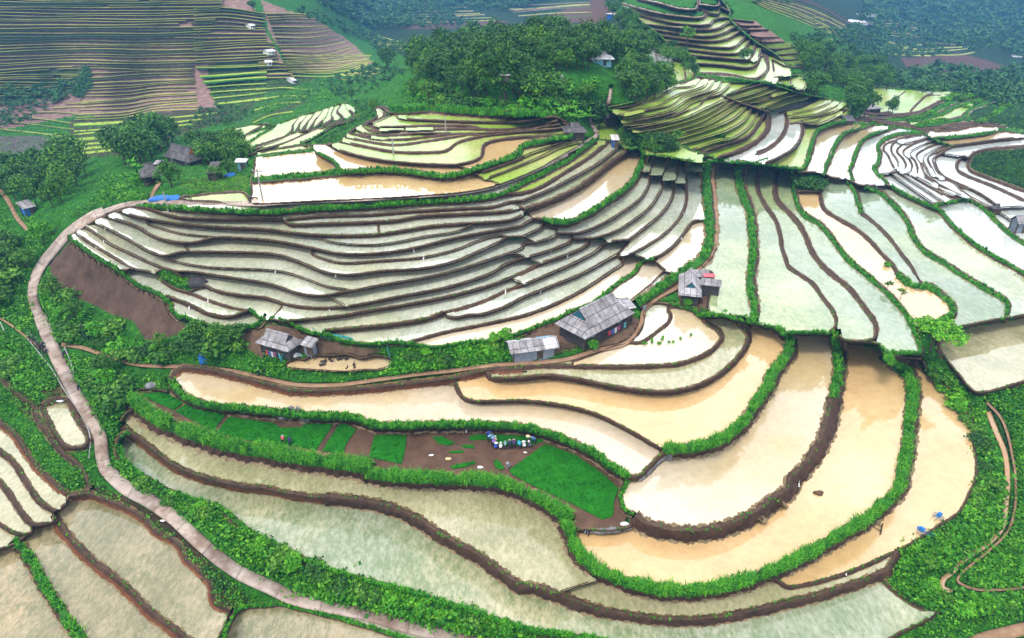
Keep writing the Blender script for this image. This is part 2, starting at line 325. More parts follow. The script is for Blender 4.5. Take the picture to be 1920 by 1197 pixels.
FAMILIES = """
y 2.2 24 | A -150,20 0,28 800,40 1600,25 | A -150,535 0,522 550,492 1000,500 1390,492
y 2.2 10 | A 1390,60 1600,50 1900,95 | A 1390,300 1918,288
y 2.4 8 | A 1390,320 1918,300 B 130,310 | A 1410,480 1918,455 B 160,440
y 2.6 15 | A 650,530 1000,512 1385,505 | A 535,870 900,850 1100,808 1430,785
y 2.8 6 | A 480,740 640,730 | A -100,920 0,925 250,950 520,985
y 2.4 9 | A -150,545 0,535 560,535 | A -150,700 0,690 400,680 640,640
y 3.5 7 | A 1410,490 1918,472 | A 1560,760 1918,715 B 60,740
y 3.5 4 | B 0,640 200,620 410,640 | B -20,880 100,830 270,800
y 4.5 7 | A 530,900 1000,870 1560,815 | A 540,1120 850,1085 1000,1070
y 2.4 18 | B 70,95 250,92 390,105 | B 230,520 600,520 850,440
y 2.4 9 | B 190,420 560,400 830,400 | B 250,540 560,545 800,470
y 3 5 | B 20,450 130,440 200,450 | B 20,560 140,560 280,555
y 2.2 8 | B 750,230 1080,310 | B 860,340 1050,350
y 2.6 6 | B 620,520 800,490 920,500 | B 590,570 700,590 800,600
y 3 5 | C -60,30 300,20 560,10 | C 80,150 400,120 570,110
y 2.2 9 | D 0,30 300,150 540,250 | D 100,-20 420,60 860,290
e 2.6 12 | D -40,10 200,90 560,260 | D 150,-60 520,70 900,300
y 2 8 | B 1060,25 1420,15 | B 1090,165 1740,150
y 2 6 | D 380,130 430,120 480,150 | D 500,330 560,320 620,330
y 2 7 | D 900,150 1100,160 1250,200 | D 880,250 1050,270 1150,285
e 3 9 | C 1565,140 1650,142 1740,152 | D 100,420 230,475 440,455
y 3 6 | D 900,290 980,310 1100,340 | D 930,390 1050,400 1250,405
y 3 4 | D 1120,330 1300,310 1430,320 | D 1250,400 1450,400 1560,380
y 2.2 14 | A -150,-140 0,-130 800,-110 1600,-130 | A -150,10 0,18 800,30 1600,15
"""# ---- from traced lines to ground: each line and field gets its own level, then its own place on the ground
TILE = {c: (480*(i % 4) if i % 4 != 3 else 1420, (0, 290, 590, 885)[i//4], 3.836) for i, c in enumerate("ABCDEFGHIJKLMNOP")}
TILE['Z'] = (1600, 150, 5.984); TILE['#'] = (0, 0, 1.0)
FX, CX, CY, CZ, PITCH = 1250.0, 960.0, 598.5, 60.0, math.radians(30)
SP, CP = math.sin(PITCH), math.cos(PITCH)
def parse_pts(s):
    out, cur = [], '#'
    for w in s.split():
        if w in TILE: cur = w
        else:
            u, v = w.split(','); x0, y0, k = TILE[cur]; q = (x0+float(u)/k, y0+float(v)/k)
            if len(out) > 1 and cur != last:            # the views overlap: no stepping back
                a, b = out[-2], out[-1]
                if (b[0]-a[0])*(q[0]-b[0])+(b[1]-a[1])*(q[1]-b[1]) <= 0 and math.hypot(q[0]-b[0], q[1]-b[1]) < 45: continue
            out.append(q); last = cur
    return np.array(out)
def smooth(P, step=3.0):
    if len(P) < 3:
        d = np.hypot(*(P[-1]-P[0])); n = max(2, int(d/step))
        return P[0]+(P[-1]-P[0])*np.linspace(0, 1, n)[:, None]
    closed = np.hypot(*(P[0]-P[-1])) < 1
    Q = np.vstack([P[-2] if closed else 2*P[0]-P[1], P, P[1] if closed else 2*P[-1]-P[-2]])
    out = []
    for i in range(1, len(Q)-2):
        p0, p1, p2, p3 = Q[i-1:i+3]
        t0 = 0; t1 = max(np.hypot(*(p1-p0))**.5, 1e-3); t2 = t1+max(np.hypot(*(p2-p1))**.5, 1e-3); t3 = t2+max(np.hypot(*(p3-p2))**.5, 1e-3)
        n = max(2, int(np.hypot(*(p2-p1))/step)); t = np.linspace(t1, t2, n, endpoint=False)[:, None]
        A1 = (t1-t)/(t1-t0)*p0+(t-t0)/(t1-t0)*p1; A2 = (t2-t)/(t2-t1)*p1+(t-t1)/(t2-t1)*p2; A3 = (t3-t)/(t3-t2)*p2+(t-t2)/(t3-t2)*p3
        B1 = (t2-t)/(t2-t0)*A1+(t-t0)/(t2-t0)*A2; B2 = (t3-t)/(t3-t1)*A2+(t-t1)/(t3-t1)*A3
        out.append((t2-t)/(t2-t1)*B1+(t-t1)/(t2-t1)*B2)
    out.append(P[-1][None])
    return np.vstack(out)
def normals(P):
    d = np.gradient(P, axis=0); d /= np.maximum(np.hypot(d[:, 0], d[:, 1]), 1e-6)[:, None]
    return np.stack([d[:, 1], -d[:, 0]], 1)          # to the left of travel, image y down
def ray(px, py):
    u = (np.asarray(px, float)-CX)/FX; v = (CY-np.asarray(py, float))/FX
    return u, CP+v*SP, -SP+v*CP
def ground(px, py, z):
    dx, dy, dz = ray(px, py); t = (np.asarray(z, float)-CZ)/dz
    return np.stack([t*dx, t*dy, np.broadcast_to(z, np.shape(t))], -1)
def slant(px, py, z):
    return (z-CZ)/ray(px, py)[2]                      # depth along the camera axis
X0, Y0, X1, Y1 = -200, -40, 2120, 1400
WD, HT = X1-X0, Y1-Y0
# heights of the lie of the land (px, py, z)
LAND = [tuple(map(float, w.split(','))) for w in """
-200,1400,-9.5 400,1400,-10 960,1400,-9.5 1500,1400,-9 2120,1400,-9 -200,1190,-9 0,1190,-8.5 400,1190,-8.5 960,1190,-7.5 1500,1180,-7.5 1920,1190,-8.5 2120,1190,-8.5
-200,950,-5.5 0,950,-5.5 100,900,-4.5 -200,750,-2.5 0,750,-2.5 250,950,-3 450,1050,-5.5 600,1000,-5 700,930,-3 500,840,0 700,830,0 1000,870,0 1000,990,-3.2 1300,1060,-4.4 1300,920,-.8 1500,1000,-2.8 1700,1000,-5 1600,1130,-7 1880,900,-7 1850,1050,-8 2120,900,-6
600,740,2.2 350,715,1.8 1100,780,2.2 1300,750,3.5 1450,700,2.6 1540,800,.3 1640,800,-1.5 1760,800,-3.8 1920,800,-4.5 1850,680,-2.5 2120,680,-2 1200,640,5.2 700,680,4.5 500,660,5 1100,610,6 1300,600,6 1000,650,5
60,560,1 110,690,0 190,850,-2.5 0,640,0 -200,640,0 250,620,3 180,540,4 90,480,4
150,440,10 240,510,9 350,580,7 480,610,6.5 640,630,6.5 800,610,6.8 1000,560,7 1150,480,8 1240,520,6.5 1330,420,8
250,400,15.5 400,430,14.5 650,430,15.5 900,430,15 1100,400,13.5 1200,340,13.5 1280,320,11.8 650,530,11 850,510,11 1050,450,11.5 450,500,11.5 650,395,18 900,372,18 1000,330,18.5 1110,260,20 1200,275,16
150,400,11 250,340,14 350,330,16 470,350,18 600,330,20 800,260,23 1000,230,25 650,260,20 550,250,15 500,290,14 60,420,4 0,400,2 -200,420,0 100,340,3 0,340,-2 230,310,8
1370,350,9.4 1370,560,7.3 1480,340,8.6 1490,560,6.5 1590,600,5.2 1650,600,4.2 1720,560,3 1540,340,7 1400,302,10.4 1480,300,9.4 1620,400,5 1720,400,4.2 1850,400,3.5 1850,580,.5 1920,480,2 2120,480,1 1700,280,5 1850,280,5 1920,330,3.5 2120,330,3 1580,270,7 1750,200,3 1650,180,3 1880,220,5 2120,220,6
1200,210,25 1300,190,24 1400,220,17.5 1450,260,10.3 1350,280,11.5 1500,190,17 1580,200,10.5 1450,160,20 1180,240,21
800,150,21 900,180,24.5 1000,180,26.5 1100,180,26 1000,120,30.3 900,110,29 1100,110,30 1200,140,27 800,110,25 750,190,19 700,190,13 620,160,-4 680,120,-10 1180,90,24 1000,85,33 1100,75,32
1280,130,21 1300,100,24 1350,60,28 1300,20,33 1450,100,24 1500,90,21 1560,130,11 1450,50,28.5 1230,60,27 1400,-20,36 1180,20,31 1250,-30,38
-200,300,-9 0,300,-9 150,300,-9 -200,245,-18 250,240,-17 100,240,-18 -200,200,-11 0,200,-12 200,200,-12 350,200,-11 450,195,-10 550,180,-8 0,130,.5 200,130,.5 350,130,.5 450,130,0 550,120,1 0,60,14.5 200,60,14.5 450,60,14 550,60,11 0,0,28 200,0,28 450,0,27 600,40,8 -200,0,28 -200,100,6 200,-40,37 0,-40,37 450,-40,36 -200,-40,37
700,60,-25 700,0,-12 700,-40,10 850,60,-25 850,30,-25 850,0,-15 850,-40,12 1000,50,-15 1050,0,0 1000,-40,18 1100,20,4
1650,100,-22 1650,50,-25 1750,110,-28 1800,150,-8 1700,150,-5 1650,135,2 1600,100,-8 1550,50,2 1600,30,-12 1500,20,14 1550,-30,10 1700,30,-35 1750,0,-22 1900,120,-28 1900,60,-35 1900,0,-20 1700,-40,0 1920,-40,0 2120,-40,2 2120,0,-18 2120,60,-30 2120,150,-10
""".split()]
def tps(ctrl, smooth_k=1.0):
    P = np.array([c[:2] for c in ctrl])/400.0; z = np.array([c[2] for c in ctrl]); n = len(P)
    r2 = ((P[:, None]-P[None])**2).sum(-1); K = np.where(r2 > 0, .5*r2*np.log(r2+1e-12), 0)+np.eye(n)*smooth_k*.002
    A = np.zeros((n+3, n+3)); A[:n, :n] = K; A[:n, n] = 1; A[:n, n+1:] = P; A[n, :n] = 1; A[n+1:, :n] = P.T
    w = np.linalg.solve(A, np.concatenate([z, [0, 0, 0]]))
    def f(px, py):
        px = np.asarray(px, float); q = np.stack([px.ravel()/400, np.asarray(py, float).ravel()/400], 1); out = np.empty(len(q))
        for i in range(0, len(q), 20000):
            r2 = ((q[i:i+20000, None]-P[None])**2).sum(-1)
            out[i:i+20000] = (.5*r2*np.log(r2+1e-12))@w[:n]+w[n]+q[i:i+20000]@w[n+1:]
        return out.reshape(px.shape)
    return f
GS = 8                                                # coarse raster of the lie of the land
gx = np.arange(X0, X1+GS, GS); gy = np.arange(Y0, Y1+GS, GS)
GXX, GYY = np.meshgrid(gx, gy)
BASE = tps(LAND)(GXX, GYY)
def bil(F, px, py):
    x = np.clip((np.asarray(px, float)-X0)/GS, 0, F.shape[1]-1.001); y = np.clip((np.asarray(py, float)-Y0)/GS, 0, F.shape[0]-1.001)
    i = x.astype(int); j = y.astype(int); a = x-i; b = y-j
    return F[j, i]*(1-a)*(1-b)+F[j, i+1]*a*(1-b)+F[j+1, i]*(1-a)*b+F[j+1, i+1]*a*b
def load_strokes(txt):
    out = []
    for ln in txt.strip().splitlines():
        h = ln.split('|')
        if len(h) != 2: continue
        k, t, s = h[0].split(); P = smooth(parse_pts(h[1])); t = float(t)
        if k == 'e' and 370 < P[:, 1].mean() < 650 and P[:, 0].mean() < 1300: t *= .76
        out.append([k, t, s, P])
    return out
LINES = load_strokes(STROKES)
def wet_mask():
    M = np.zeros((HT, WD), bool)
    for k, t, s, P in LINES:
        n = normals(P); a = P[0]-P[1]; b = P[-1]-P[-2]; e = np.linspace(0, 1, 8)[1:, None]
        a = a/max(np.hypot(*a), 1e-6); b = b/max(np.hypot(*b), 1e-6); g = 5+t*.3
        Q = np.vstack([P[0]+a*g*e[::-1], P, P[-1]+b*g*e]); N = np.vstack([np.repeat(n[:1], 7, 0), n, np.repeat(n[-1:], 7, 0)])
        r = t*.5
        for o in np.arange(-r, r+.01, .7):
            rr = Q+N*o
            for f in (0, .25, .5, .75):
                q = rr[:-1]*(1-f)+rr[1:]*f
                i = np.round(q[:, 0]-X0).astype(int); j = np.round(q[:, 1]-Y0).astype(int)
                ok = (i >= 0) & (j >= 0) & (i < WD) & (j < HT); M[j[ok], i[ok]] = True
        for f in np.linspace(0, 1, 4)[:-1]:
            q = Q[:-1]*(1-f)+Q[1:]*f
            i = np.round(q[:, 0]-X0).astype(int); j = np.round(q[:, 1]-Y0).astype(int)
            for di, dj in ((0, 0), (1, 0), (0, 1)):
                a_ = i+di; b_ = j+dj; ok = (a_ >= 0) & (b_ >= 0) & (a_ < WD) & (b_ < HT); M[b_[ok], a_[ok]] = True
    return M
def label(mask):
    """connected areas of mask, 4-neighbour, by runs"""
    par = []; lab = np.zeros(mask.shape, np.int32); prev = []
    def find(a):
        while par[a] != a: par[a] = par[par[a]]; a = par[a]
        return a
    rows = []
    for j in range(mask.shape[0]):
        d = np.diff(np.concatenate([[0], mask[j].astype(np.int8), [0]])); s = np.flatnonzero(d == 1); e = np.flatnonzero(d == -1)
        cur = []; k = 0
        for a, b in zip(s.tolist(), e.tolist()):
            me = -1
            while k < len(prev) and prev[k][1] <= a: k += 1
            kk = k
            while kk < len(prev) and prev[kk][0] < b:
                r = find(prev[kk][2])
                if me < 0: me = r
                elif r != me: par[max(r, me)] = min(r, me); me = min(r, me)
                kk += 1
            if me < 0: me = len(par); par.append(me)
            cur.append((a, b, me))
        rows.append(cur); prev = cur
    ids = {}
    for j, cur in enumerate(rows):
        for a, b, m in cur:
            r = find(m); lab[j, a:b] = ids.setdefault(r, len(ids)+1)
    return lab, len(ids)
LAB, NL = label(~wet_mask())
AREA = np.bincount(LAB.ravel(), minlength=NL+1)
LAB[AREA[LAB] < 40] = 0; AREA[AREA < 40] = 0
def at_label(px, py):
    i = int(round(px-X0)); j = int(round(py-Y0))
    return int(LAB[j, i]) if 0 <= i < WD and 0 <= j < HT else 0
VEG = set(at_label(x, y) for x, y in ((700, 130), (90, 560), (700, 670), (150, 690), (300, 960), (1180, 240), (1890, 800), (340, 527), (1850, 1000), (100, 360), (1290, 548), (470, 700), (1500, 345), (1040, 605), (1590, 215), (1890, 320), (1900, 300), (1870, 225), (30, 570), (420, 1080), (545, 713), (760, 712), (620, 719), (1210, 560)))
VEG.discard(0)
FIELD = [i for i in range(1, NL+1) if i not in VEG and AREA[i] > 0]
IDX = {l: k for k, l in enumerate(FIELD)}
CEN = {}
def side_labels(P, N, t, sgn):
    """label just beyond one side of a line, per sample"""
    out = np.zeros(len(P), np.int32)
    for d in (2.0, 3.5, 5.5, 8.0):
        q = P+N*sgn*(t*.5+d); i = np.clip(np.round(q[:, 0]-X0).astype(int), 0, WD-1); j = np.clip(np.round(q[:, 1]-Y0).astype(int), 0, HT-1)
        l = LAB[j, i]; out = np.where(out == 0, l, out)
    return out
def solve_levels():
    n = len(FIELD); A = np.zeros((n, n)); b = np.zeros(n)
    jj, ii = np.mgrid[0:HT:4, 0:WD:4]; ll = LAB[0:HT:4, 0:WD:4]; bz = bil(BASE, ii+X0, jj+Y0)
    cnt = np.bincount(ll.ravel(), minlength=NL+1); sm = np.bincount(ll.ravel(), bz.ravel(), minlength=NL+1)
    sx = np.bincount(ll.ravel(), ii.ravel()+X0, minlength=NL+1); sy = np.bincount(ll.ravel(), jj.ravel()+Y0, minlength=NL+1)
    for l in FIELD:
        k = IDX[l]; w = .5+min(7.0, AREA[l]/1800)
        if cnt[l]: z0 = sm[l]/cnt[l]; CEN[l] = (sx[l]/cnt[l], sy[l]/cnt[l])
        else:
            q = np.argwhere(LAB == l).mean(0); z0 = float(bil(BASE, q[1]+X0, q[0]+Y0)); CEN[l] = (q[1]+X0, q[0]+Y0)
        A[k, k] += w; b[k] += w*z0
    pair = {}
    for kd, t, s, P in LINES:
        if kd in 'orps' or s == 'N': continue
        N = normals(P); up = np.where(N[:, 1] < 0, 1.0, -1.0)
        if s == 'L': up = np.where(N[:, 0] < 0, 1.0, -1.0)
        if s == 'R': up = np.where(N[:, 0] > 0, 1.0, -1.0)
        la = side_labels(P, N, t, 1); lb = side_labels(P, N, t, -1); hi = np.where(up > 0, la, lb); lo = np.where(up > 0, lb, la)
        z = bil(BASE, P[:, 0], P[:, 1]); D = slant(P[:, 0], P[:, 1], z); ny = np.abs(N[:, 1])
        drop = np.clip(t*D/FX*(.22+.62*ny), .12, 2.6)
        if kd == 'b': drop = drop*.3
        if kd == 'G': drop = drop*.6
        w = np.where((s == 'U') & (ny < .3), .1, 1.0)
        for h, l, d, ww in zip(hi.tolist(), lo.tolist(), drop, w):
            if h in IDX and l in IDX and h != l:
                e = pair.setdefault((h, l), [0, 0]); e[0] += ww; e[1] += ww*d
    for (h, l), (w, d) in pair.items():
        d /= w; w = min(w/20, 2.5); i, j = IDX[h], IDX[l]
        A[i, i] += w; A[j, j] += w; A[i, j] -= w; A[j, i] -= w; b[i] += w*d; b[j] -= w*d
    return np.linalg.solve(A, b)
LEV = solve_levels()
# final lie of the land: field levels where there are fields, smooth between them
_lj = np.clip(GYY-Y0, 0, HT-1).astype(int); _li = np.clip(GXX-X0, 0, WD-1).astype(int)
LEVEL_OF = np.full(NL+1, np.nan)
for l in FIELD: LEVEL_OF[l] = LEV[IDX[l]]
SURF = BASE.copy(); _fix = ~np.isnan(LEVEL_OF[LAB[_lj, _li]])
SURF[_fix] = LEVEL_OF[LAB[_lj, _li]][_fix]
_off = np.where(_fix, SURF-BASE, 0.0)
for _ in range(500):
    a = np.pad(_off, 1, mode='edge'); m = (a[:-2, 1:-1]+a[2:, 1:-1]+a[1:-1, :-2]+a[1:-1, 2:])/4.03
    _off = np.where(_fix, _off, m)
SURF = BASE+_off
def place(px, py, dz=0.0):
    z = float(bil(SURF, px, py)); p = ground(px, py, z); return float(p[0]), float(p[1]), z+dz
def level_at(lab, px, py):
    z = LEVEL_OF[lab]; return np.where(np.isnan(z), bil(SURF, px, py), z)
# ---- materials
def new_mat(name, rough=.9, spec=.3):
    m = bpy.data.materials.new(name); m.use_nodes = True
    b = m.node_tree.nodes["Principled BSDF"]; b.inputs['Roughness'].default_value = rough; b.inputs['Specular IOR Level'].default_value = spec
    return m, m.node_tree.nodes, m.node_tree.links, b
def ramp(nodes, stops):
    r = nodes.new("ShaderNodeValToRGB"); e = r.color_ramp.elements
    while len(e) < len(stops): e.new(.5)
    for q, (p, c) in zip(e, stops): q.position = p; q.color = (*c, 1)
    return r
def noise(nodes, links, scale, detail=4, rough=.6, vec=None):
    n = nodes.new("ShaderNodeTexNoise"); n.inputs['Scale'].default_value = scale; n.inputs['Detail'].default_value = detail; n.inputs['Roughness'].default_value = rough
    if vec is None:
        g = nodes.new("ShaderNodeNewGeometry"); vec = g.outputs['Position']
    links.new(vec, n.inputs['Vector']); return n
def mixc(nodes, links, fac, a, b, mode='MIX'):
    m = nodes.new("ShaderNodeMix"); m.data_type = 'RGBA'; m.blend_type = mode
    for s, v in (('Factor', fac), ('A', a), ('B', b)):
        if hasattr(v, 'is_output'): links.new(v, m.inputs[s])
        elif s == 'Factor': m.inputs[s].default_value = v
        else: m.inputs[s].default_value = (*v, 1)
    return m.outputs['Result']
def mat_noise(name, stops, scale=1.0, rough=.9, bump=0.0, spec=.2, detail=5, obj=False, bscale=4):
    m, n, l, b = new_mat(name, rough, spec)
    vec = None
    if obj:
        t = n.new("ShaderNodeTexCoord"); vec = t.outputs['Object']
    q = noise(n, l, scale, detail, .65, vec); r = ramp(n, stops); l.new(q.outputs['Fac'], r.inputs[0]); l.new(r.outputs[0], b.inputs['Base Color'])
    if bump:
        k = noise(n, l, scale*bscale, 4, .7, vec); bp = n.new("ShaderNodeBump"); bp.inputs['Strength'].default_value = bump; bp.inputs['Distance'].default_value = .2
        l.new(k.outputs['Fac'], bp.inputs['Height']); l.new(bp.outputs[0], b.inputs['Normal'])
    return m
def water(name, lo, hi, speck=None, speck_amt=0.0, gloss=1.0, rough=.06, tint2=None):
    """muddy water of a paddy: its mud or seedlings below, the sky on top"""
    m, n, l, b = new_mat(name, rough, .5)
    q = noise(n, l, .07, 5, .6); r = ramp(n, [(.3, lo), (.7, hi)]); l.new(q.outputs['Fac'], r.inputs[0]); c = r.outputs[0]
    if tint2:
        k = noise(n, l, .035, 3, .5); kr = ramp(n, [(.45, (0, 0, 0)), (.62, (1, 1, 1))]); l.new(k.outputs['Fac'], kr.inputs[0]); c = mixc(n, l, kr.outputs[0], c, tint2)
    if speck:
        g = n.new("ShaderNodeNewGeometry"); mpn = n.new("ShaderNodeMapping"); mpn.inputs['Scale'].default_value = (1.0, .45, 1); mpn.inputs['Rotation'].default_value = (0, 0, .5)
        l.new(g.outputs['Position'], mpn.inputs[0])
        s1 = noise(n, l, 1.9, 5, .85, mpn.outputs[0]); s2 = noise(n, l, .12, 4, .6)
        mm = n.new("ShaderNodeMath"); mm.operation = 'MULTIPLY_ADD'; l.new(s2.outputs['Fac'], mm.inputs[0]); mm.inputs[1].default_value = .55; l.new(s1.outputs['Fac'], mm.inputs[2])
        sr = ramp(n, [(.62, (0, 0, 0)), (.90, (1, 1, 1))]); l.new(mm.outputs[0], sr.inputs[0])
        f = n.new("ShaderNodeMath"); f.operation = 'MULTIPLY'; l.new(sr.outputs[0], f.inputs[0]); f.inputs[1].default_value = speck_amt
        c = mixc(n, l, f.outputs[0], c, speck)
    b.inputs['IOR'].default_value = 1.45; b.inputs['Coat Weight'].default_value = gloss; b.inputs['Coat Roughness'].default_value = .07; b.inputs['Coat IOR'].default_value = 1.6
    k2 = noise(n, l, .9, 6, .75); k2r = ramp(n, [(.25, (.84, .82, .80)), (.6, (1.06, 1.06, 1.06))]); l.new(k2.outputs['Fac'], k2r.inputs[0])
    l.new(mixc(n, l, 1.0, c, k2r.outputs[0], 'MULTIPLY'), b.inputs['Base Color'])
    w = noise(n, l, 1.4, 3, .6); bp = n.new("ShaderNodeBump"); bp.inputs['Strength'].default_value = .04; bp.inputs['Distance'].default_value = .05
    l.new(w.outputs['Fac'], bp.inputs['Height']); l.new(bp.outputs[0], b.inputs['Normal']); l.new(bp.outputs[0], b.inputs['Coat Normal'])
    return m
M = {}
M['mud'] = water('muddy_water', (.62, .40, .17), (.74, .52, .27))
M['pale'] = water('pale_muddy_water', (.58, .48, .34), (.68, .60, .47), tint2=(.58, .43, .22))
M['seed'] = water('seedling_water', (.48, .52, .40), (.62, .64, .53), (.20, .27, .13), .8, gloss=.85, tint2=(.54, .53, .29))
M['grey'] = water('grey_seedling_water', (.32, .39, .29), (.44, .49, .38), (.14, .22, .10), .8, gloss=.3, tint2=(.42, .48, .24))
M['cream'] = water('cream_seedling_water', (.44, .40, .23), (.57, .52, .34), (.20, .22, .09), .75, gloss=.7)
M['bottom'] = water('dense_seedling_water', (.36, .40, .28), (.50, .52, .40), (.15, .22, .09), .9, gloss=.7, tint2=(.54, .50, .30))
M['silver'] = water('silvery_seedling_water', (.58, .61, .53), (.72, .74, .67), (.26, .32, .20), .7, gloss=1.0, tint2=(.62, .61, .42))
M['brown'] = water('brown_seedling_water', (.34, .28, .16), (.50, .42, .28), (.15, .16, .07), .9, gloss=.6, tint2=(.52, .38, .20))
M['lime'] = water('sprouting_paddy_water', (.28, .46, .045), (.44, .56, .10), (.14, .30, .02), .6, gloss=.12, tint2=(.50, .50, .18), rough=.25)
M['white'] = water('bright_paddy_water', (.44, .50, .50), (.76, .75, .71), (.34, .42, .36), .6, gloss=.45)
M['soil'] = mat_noise('wet_soil', [(.3, (.075, .040, .025)), (.7, (.15, .085, .055))], .5, .8, .5)
M['earth'] = mat_noise('bund_earth', [(.25, (.032, .018, .012)), (.55, (.075, .042, .028)), (.8, (.13, .066, .04))], .6, .85, .9)
M['wet_mud'] = mat_noise('wet_mud_rim', [(.3, (.13, .085, .035)), (.7, (.28, .20, .09))], .8, .45, .3, spec=.5)
M['red_earth'] = mat_noise('red_bank_earth', [(.25, (.10, .035, .016)), (.75, (.22, .085, .035))], .5, .9, .8)
M['mud_lip'] = mat_noise('bund_top', [(.3, (.05, .030, .020)), (.75, (.13, .085, .055))], .9, .85, .6)
M['turf'] = mat_noise('turf', [(.28, (.012, .065, .010)), (.55, (.032, .16, .014)), (.8, (.085, .22, .022))], .7, .95, 1.0)
M['lip'] = mat_noise('grassy_lip', [(.3, (.10, .15, .03)), (.5, (.30, .36, .06)), (.75, (.48, .46, .14))], .06, .95)
M['hill_soil'] = mat_noise('hillside_soil', [(.25, (.09, .10, .05)), (.36, (.23, .125, .12)), (.75, (.34, .20, .185))], .12, .95)
M['bright_lip'] = mat_noise('sprouting_strip', [(.3, (.20, .34, .03)), (.7, (.46, .52, .10))], .05, .95)
M['road'] = mat_noise('concrete_road', [(.25, (.30, .24, .20)), (.6, (.42, .36, .31)), (.8, (.50, .44, .39))], .55, .85, .15)
M['path'] = mat_noise('trodden_path', [(.3, (.22, .12, .07)), (.7, (.38, .25, .15))], .6, .95, .4)
M['stream'] = water('stream_water', (.42, .24, .12), (.50, .32, .18), gloss=.5)
# ground with its own colour per place
def terrain_mat():
    m, n, l, b = new_mat('ground_cover', .95, .1)
    a = n.new("ShaderNodeVertexColor"); a.layer_name = 'cover'
    q = noise(n, l, .35, 6, .7); r = ramp(n, [(.25, (.45, .45, .45)), (.75, (1.55, 1.55, 1.5))]); l.new(q.outputs['Fac'], r.inputs[0])
    l.new(mixc(n, l, 1.0, a.outputs['Color'], r.outputs[0], 'MULTIPLY'), b.inputs['Base Color'])
    k = noise(n, l, 1.3, 5, .7); bp = n.new("ShaderNodeBump"); bp.inputs['Strength'].default_value = .9; bp.inputs['Distance'].default_value = .5
    l.new(k.outputs['Fac'], bp.inputs['Height']); l.new(bp.outputs[0], b.inputs['Normal'])
    return m
M['ground'] = terrain_mat()
def leaf_mat(name, dark, mid, light, scale=.5):
    m, n, l, b = new_mat(name, .6, .25)
    a = n.new("ShaderNodeAttribute"); a.attribute_name = 'tint'; oi = n.new("ShaderNodeObjectInfo")
    ad = n.new("ShaderNodeMath"); ad.operation = 'MULTIPLY_ADD'; l.new(oi.outputs['Random'], ad.inputs[0]); ad.inputs[1].default_value = .3; l.new(a.outputs['Fac'], ad.inputs[2])
    su = n.new("ShaderNodeMath"); su.operation = 'SUBTRACT'; l.new(ad.outputs[0], su.inputs[0]); su.inputs[1].default_value = .15
    r = ramp(n, [(.05, dark), (.5, mid), (.95, light)]); l.new(su.outputs[0], r.inputs[0]); l.new(r.outputs[0], b.inputs['Base Color'])
    return m
M['leaf'] = leaf_mat('broad_leaves', (.010, .055, 0.0091), (.042, .16, 0.0104), (.13, .30, 0.0195))
M['dark_leaf'] = leaf_mat('dark_leaves', (.007, .038, 0.00975), (.024, .105, 0.0117), (.07, .19, 0.0182))
M['bright_leaf'] = leaf_mat('bright_leaves', (.018, .12, 0.0065), (.06, .30, 0.0091), (.18, .45, 0.0195))
M['blade'] = leaf_mat('grass_blades', (.010, .11, 0.0078), (.040, .25, 0.0078), (.13, .40, 0.0169))
M['under'] = leaf_mat('undergrowth_leaves', (.007, .070, 0.0065), (.040, .22, 0.0078), (.13, .37, 0.0143))
M['far_leaf'] = leaf_mat('far_wood_leaves', (.010, .045, .020), (.024, .11, .030), (.06, .17, .036))
M['bark'] = mat_noise('bark', [(.3, (.05, .035, .022)), (.7, (.13, .10, .07))], 2.0, .95, .5, obj=True)
# ---- mesh helpers
def link(name, me, mats, parent=None, kind=None):
    for m in mats: me.materials.append(m)
    o = bpy.data.objects.new(name, me); COL.objects.link(o)
    if parent is not None: o.parent = parent
    if kind: o['kind'] = kind
    return o
def mesh_np(name, V, F, mat_idx=None, smooth=False, tint=None):
    """mesh from arrays of verts and quads"""
    V = np.asarray(V, np.float32); F = np.asarray(F, np.int32); me = bpy.data.meshes.new(name)
    k = F.shape[1]; me.vertices.add(len(V)); me.vertices.foreach_set('co', V.ravel())
    me.loops.add(F.size); me.loops.foreach_set('vertex_index', F.ravel())
    me.polygons.add(len(F)); me.polygons.foreach_set('loop_start', np.arange(0, F.size, k, dtype=np.int32)); me.polygons.foreach_set('loop_total', np.full(len(F), k, np.int32))
    if mat_idx is not None: me.polygons.foreach_set('material_index', np.asarray(mat_idx, np.int32))
    if smooth: me.polygons.foreach_set('use_smooth', np.ones(len(F), bool))
    me.update(calc_edges=True)
    if tint is not None:
        a = me.attributes.new('tint', 'FLOAT', 'FACE'); a.data.foreach_set('value', np.asarray(tint, np.float32))
    return me
def tag(o, label=None, cat=None, group=None, kind=None):
    if label: o['label'] = label
    if cat: o['category'] = cat
    if group: o['group'] = group
    if kind: o['kind'] = kind
    return o
def inside(poly, px, py):
    px = np.asarray(px); py = np.asarray(py); c = np.zeros(px.shape, bool); n = len(poly)
    for i in range(n):
        (x0, y0), (x1, y1) = poly[i], poly[i-1]
        if y0 == y1: continue
        k = ((y0 > py) != (y1 > py)) & (px < (x1-x0)*(py-y0)/(y1-y0)+x0); c ^= k
    return c
def PP(s): return [tuple(p) for p in parse_pts(s)]
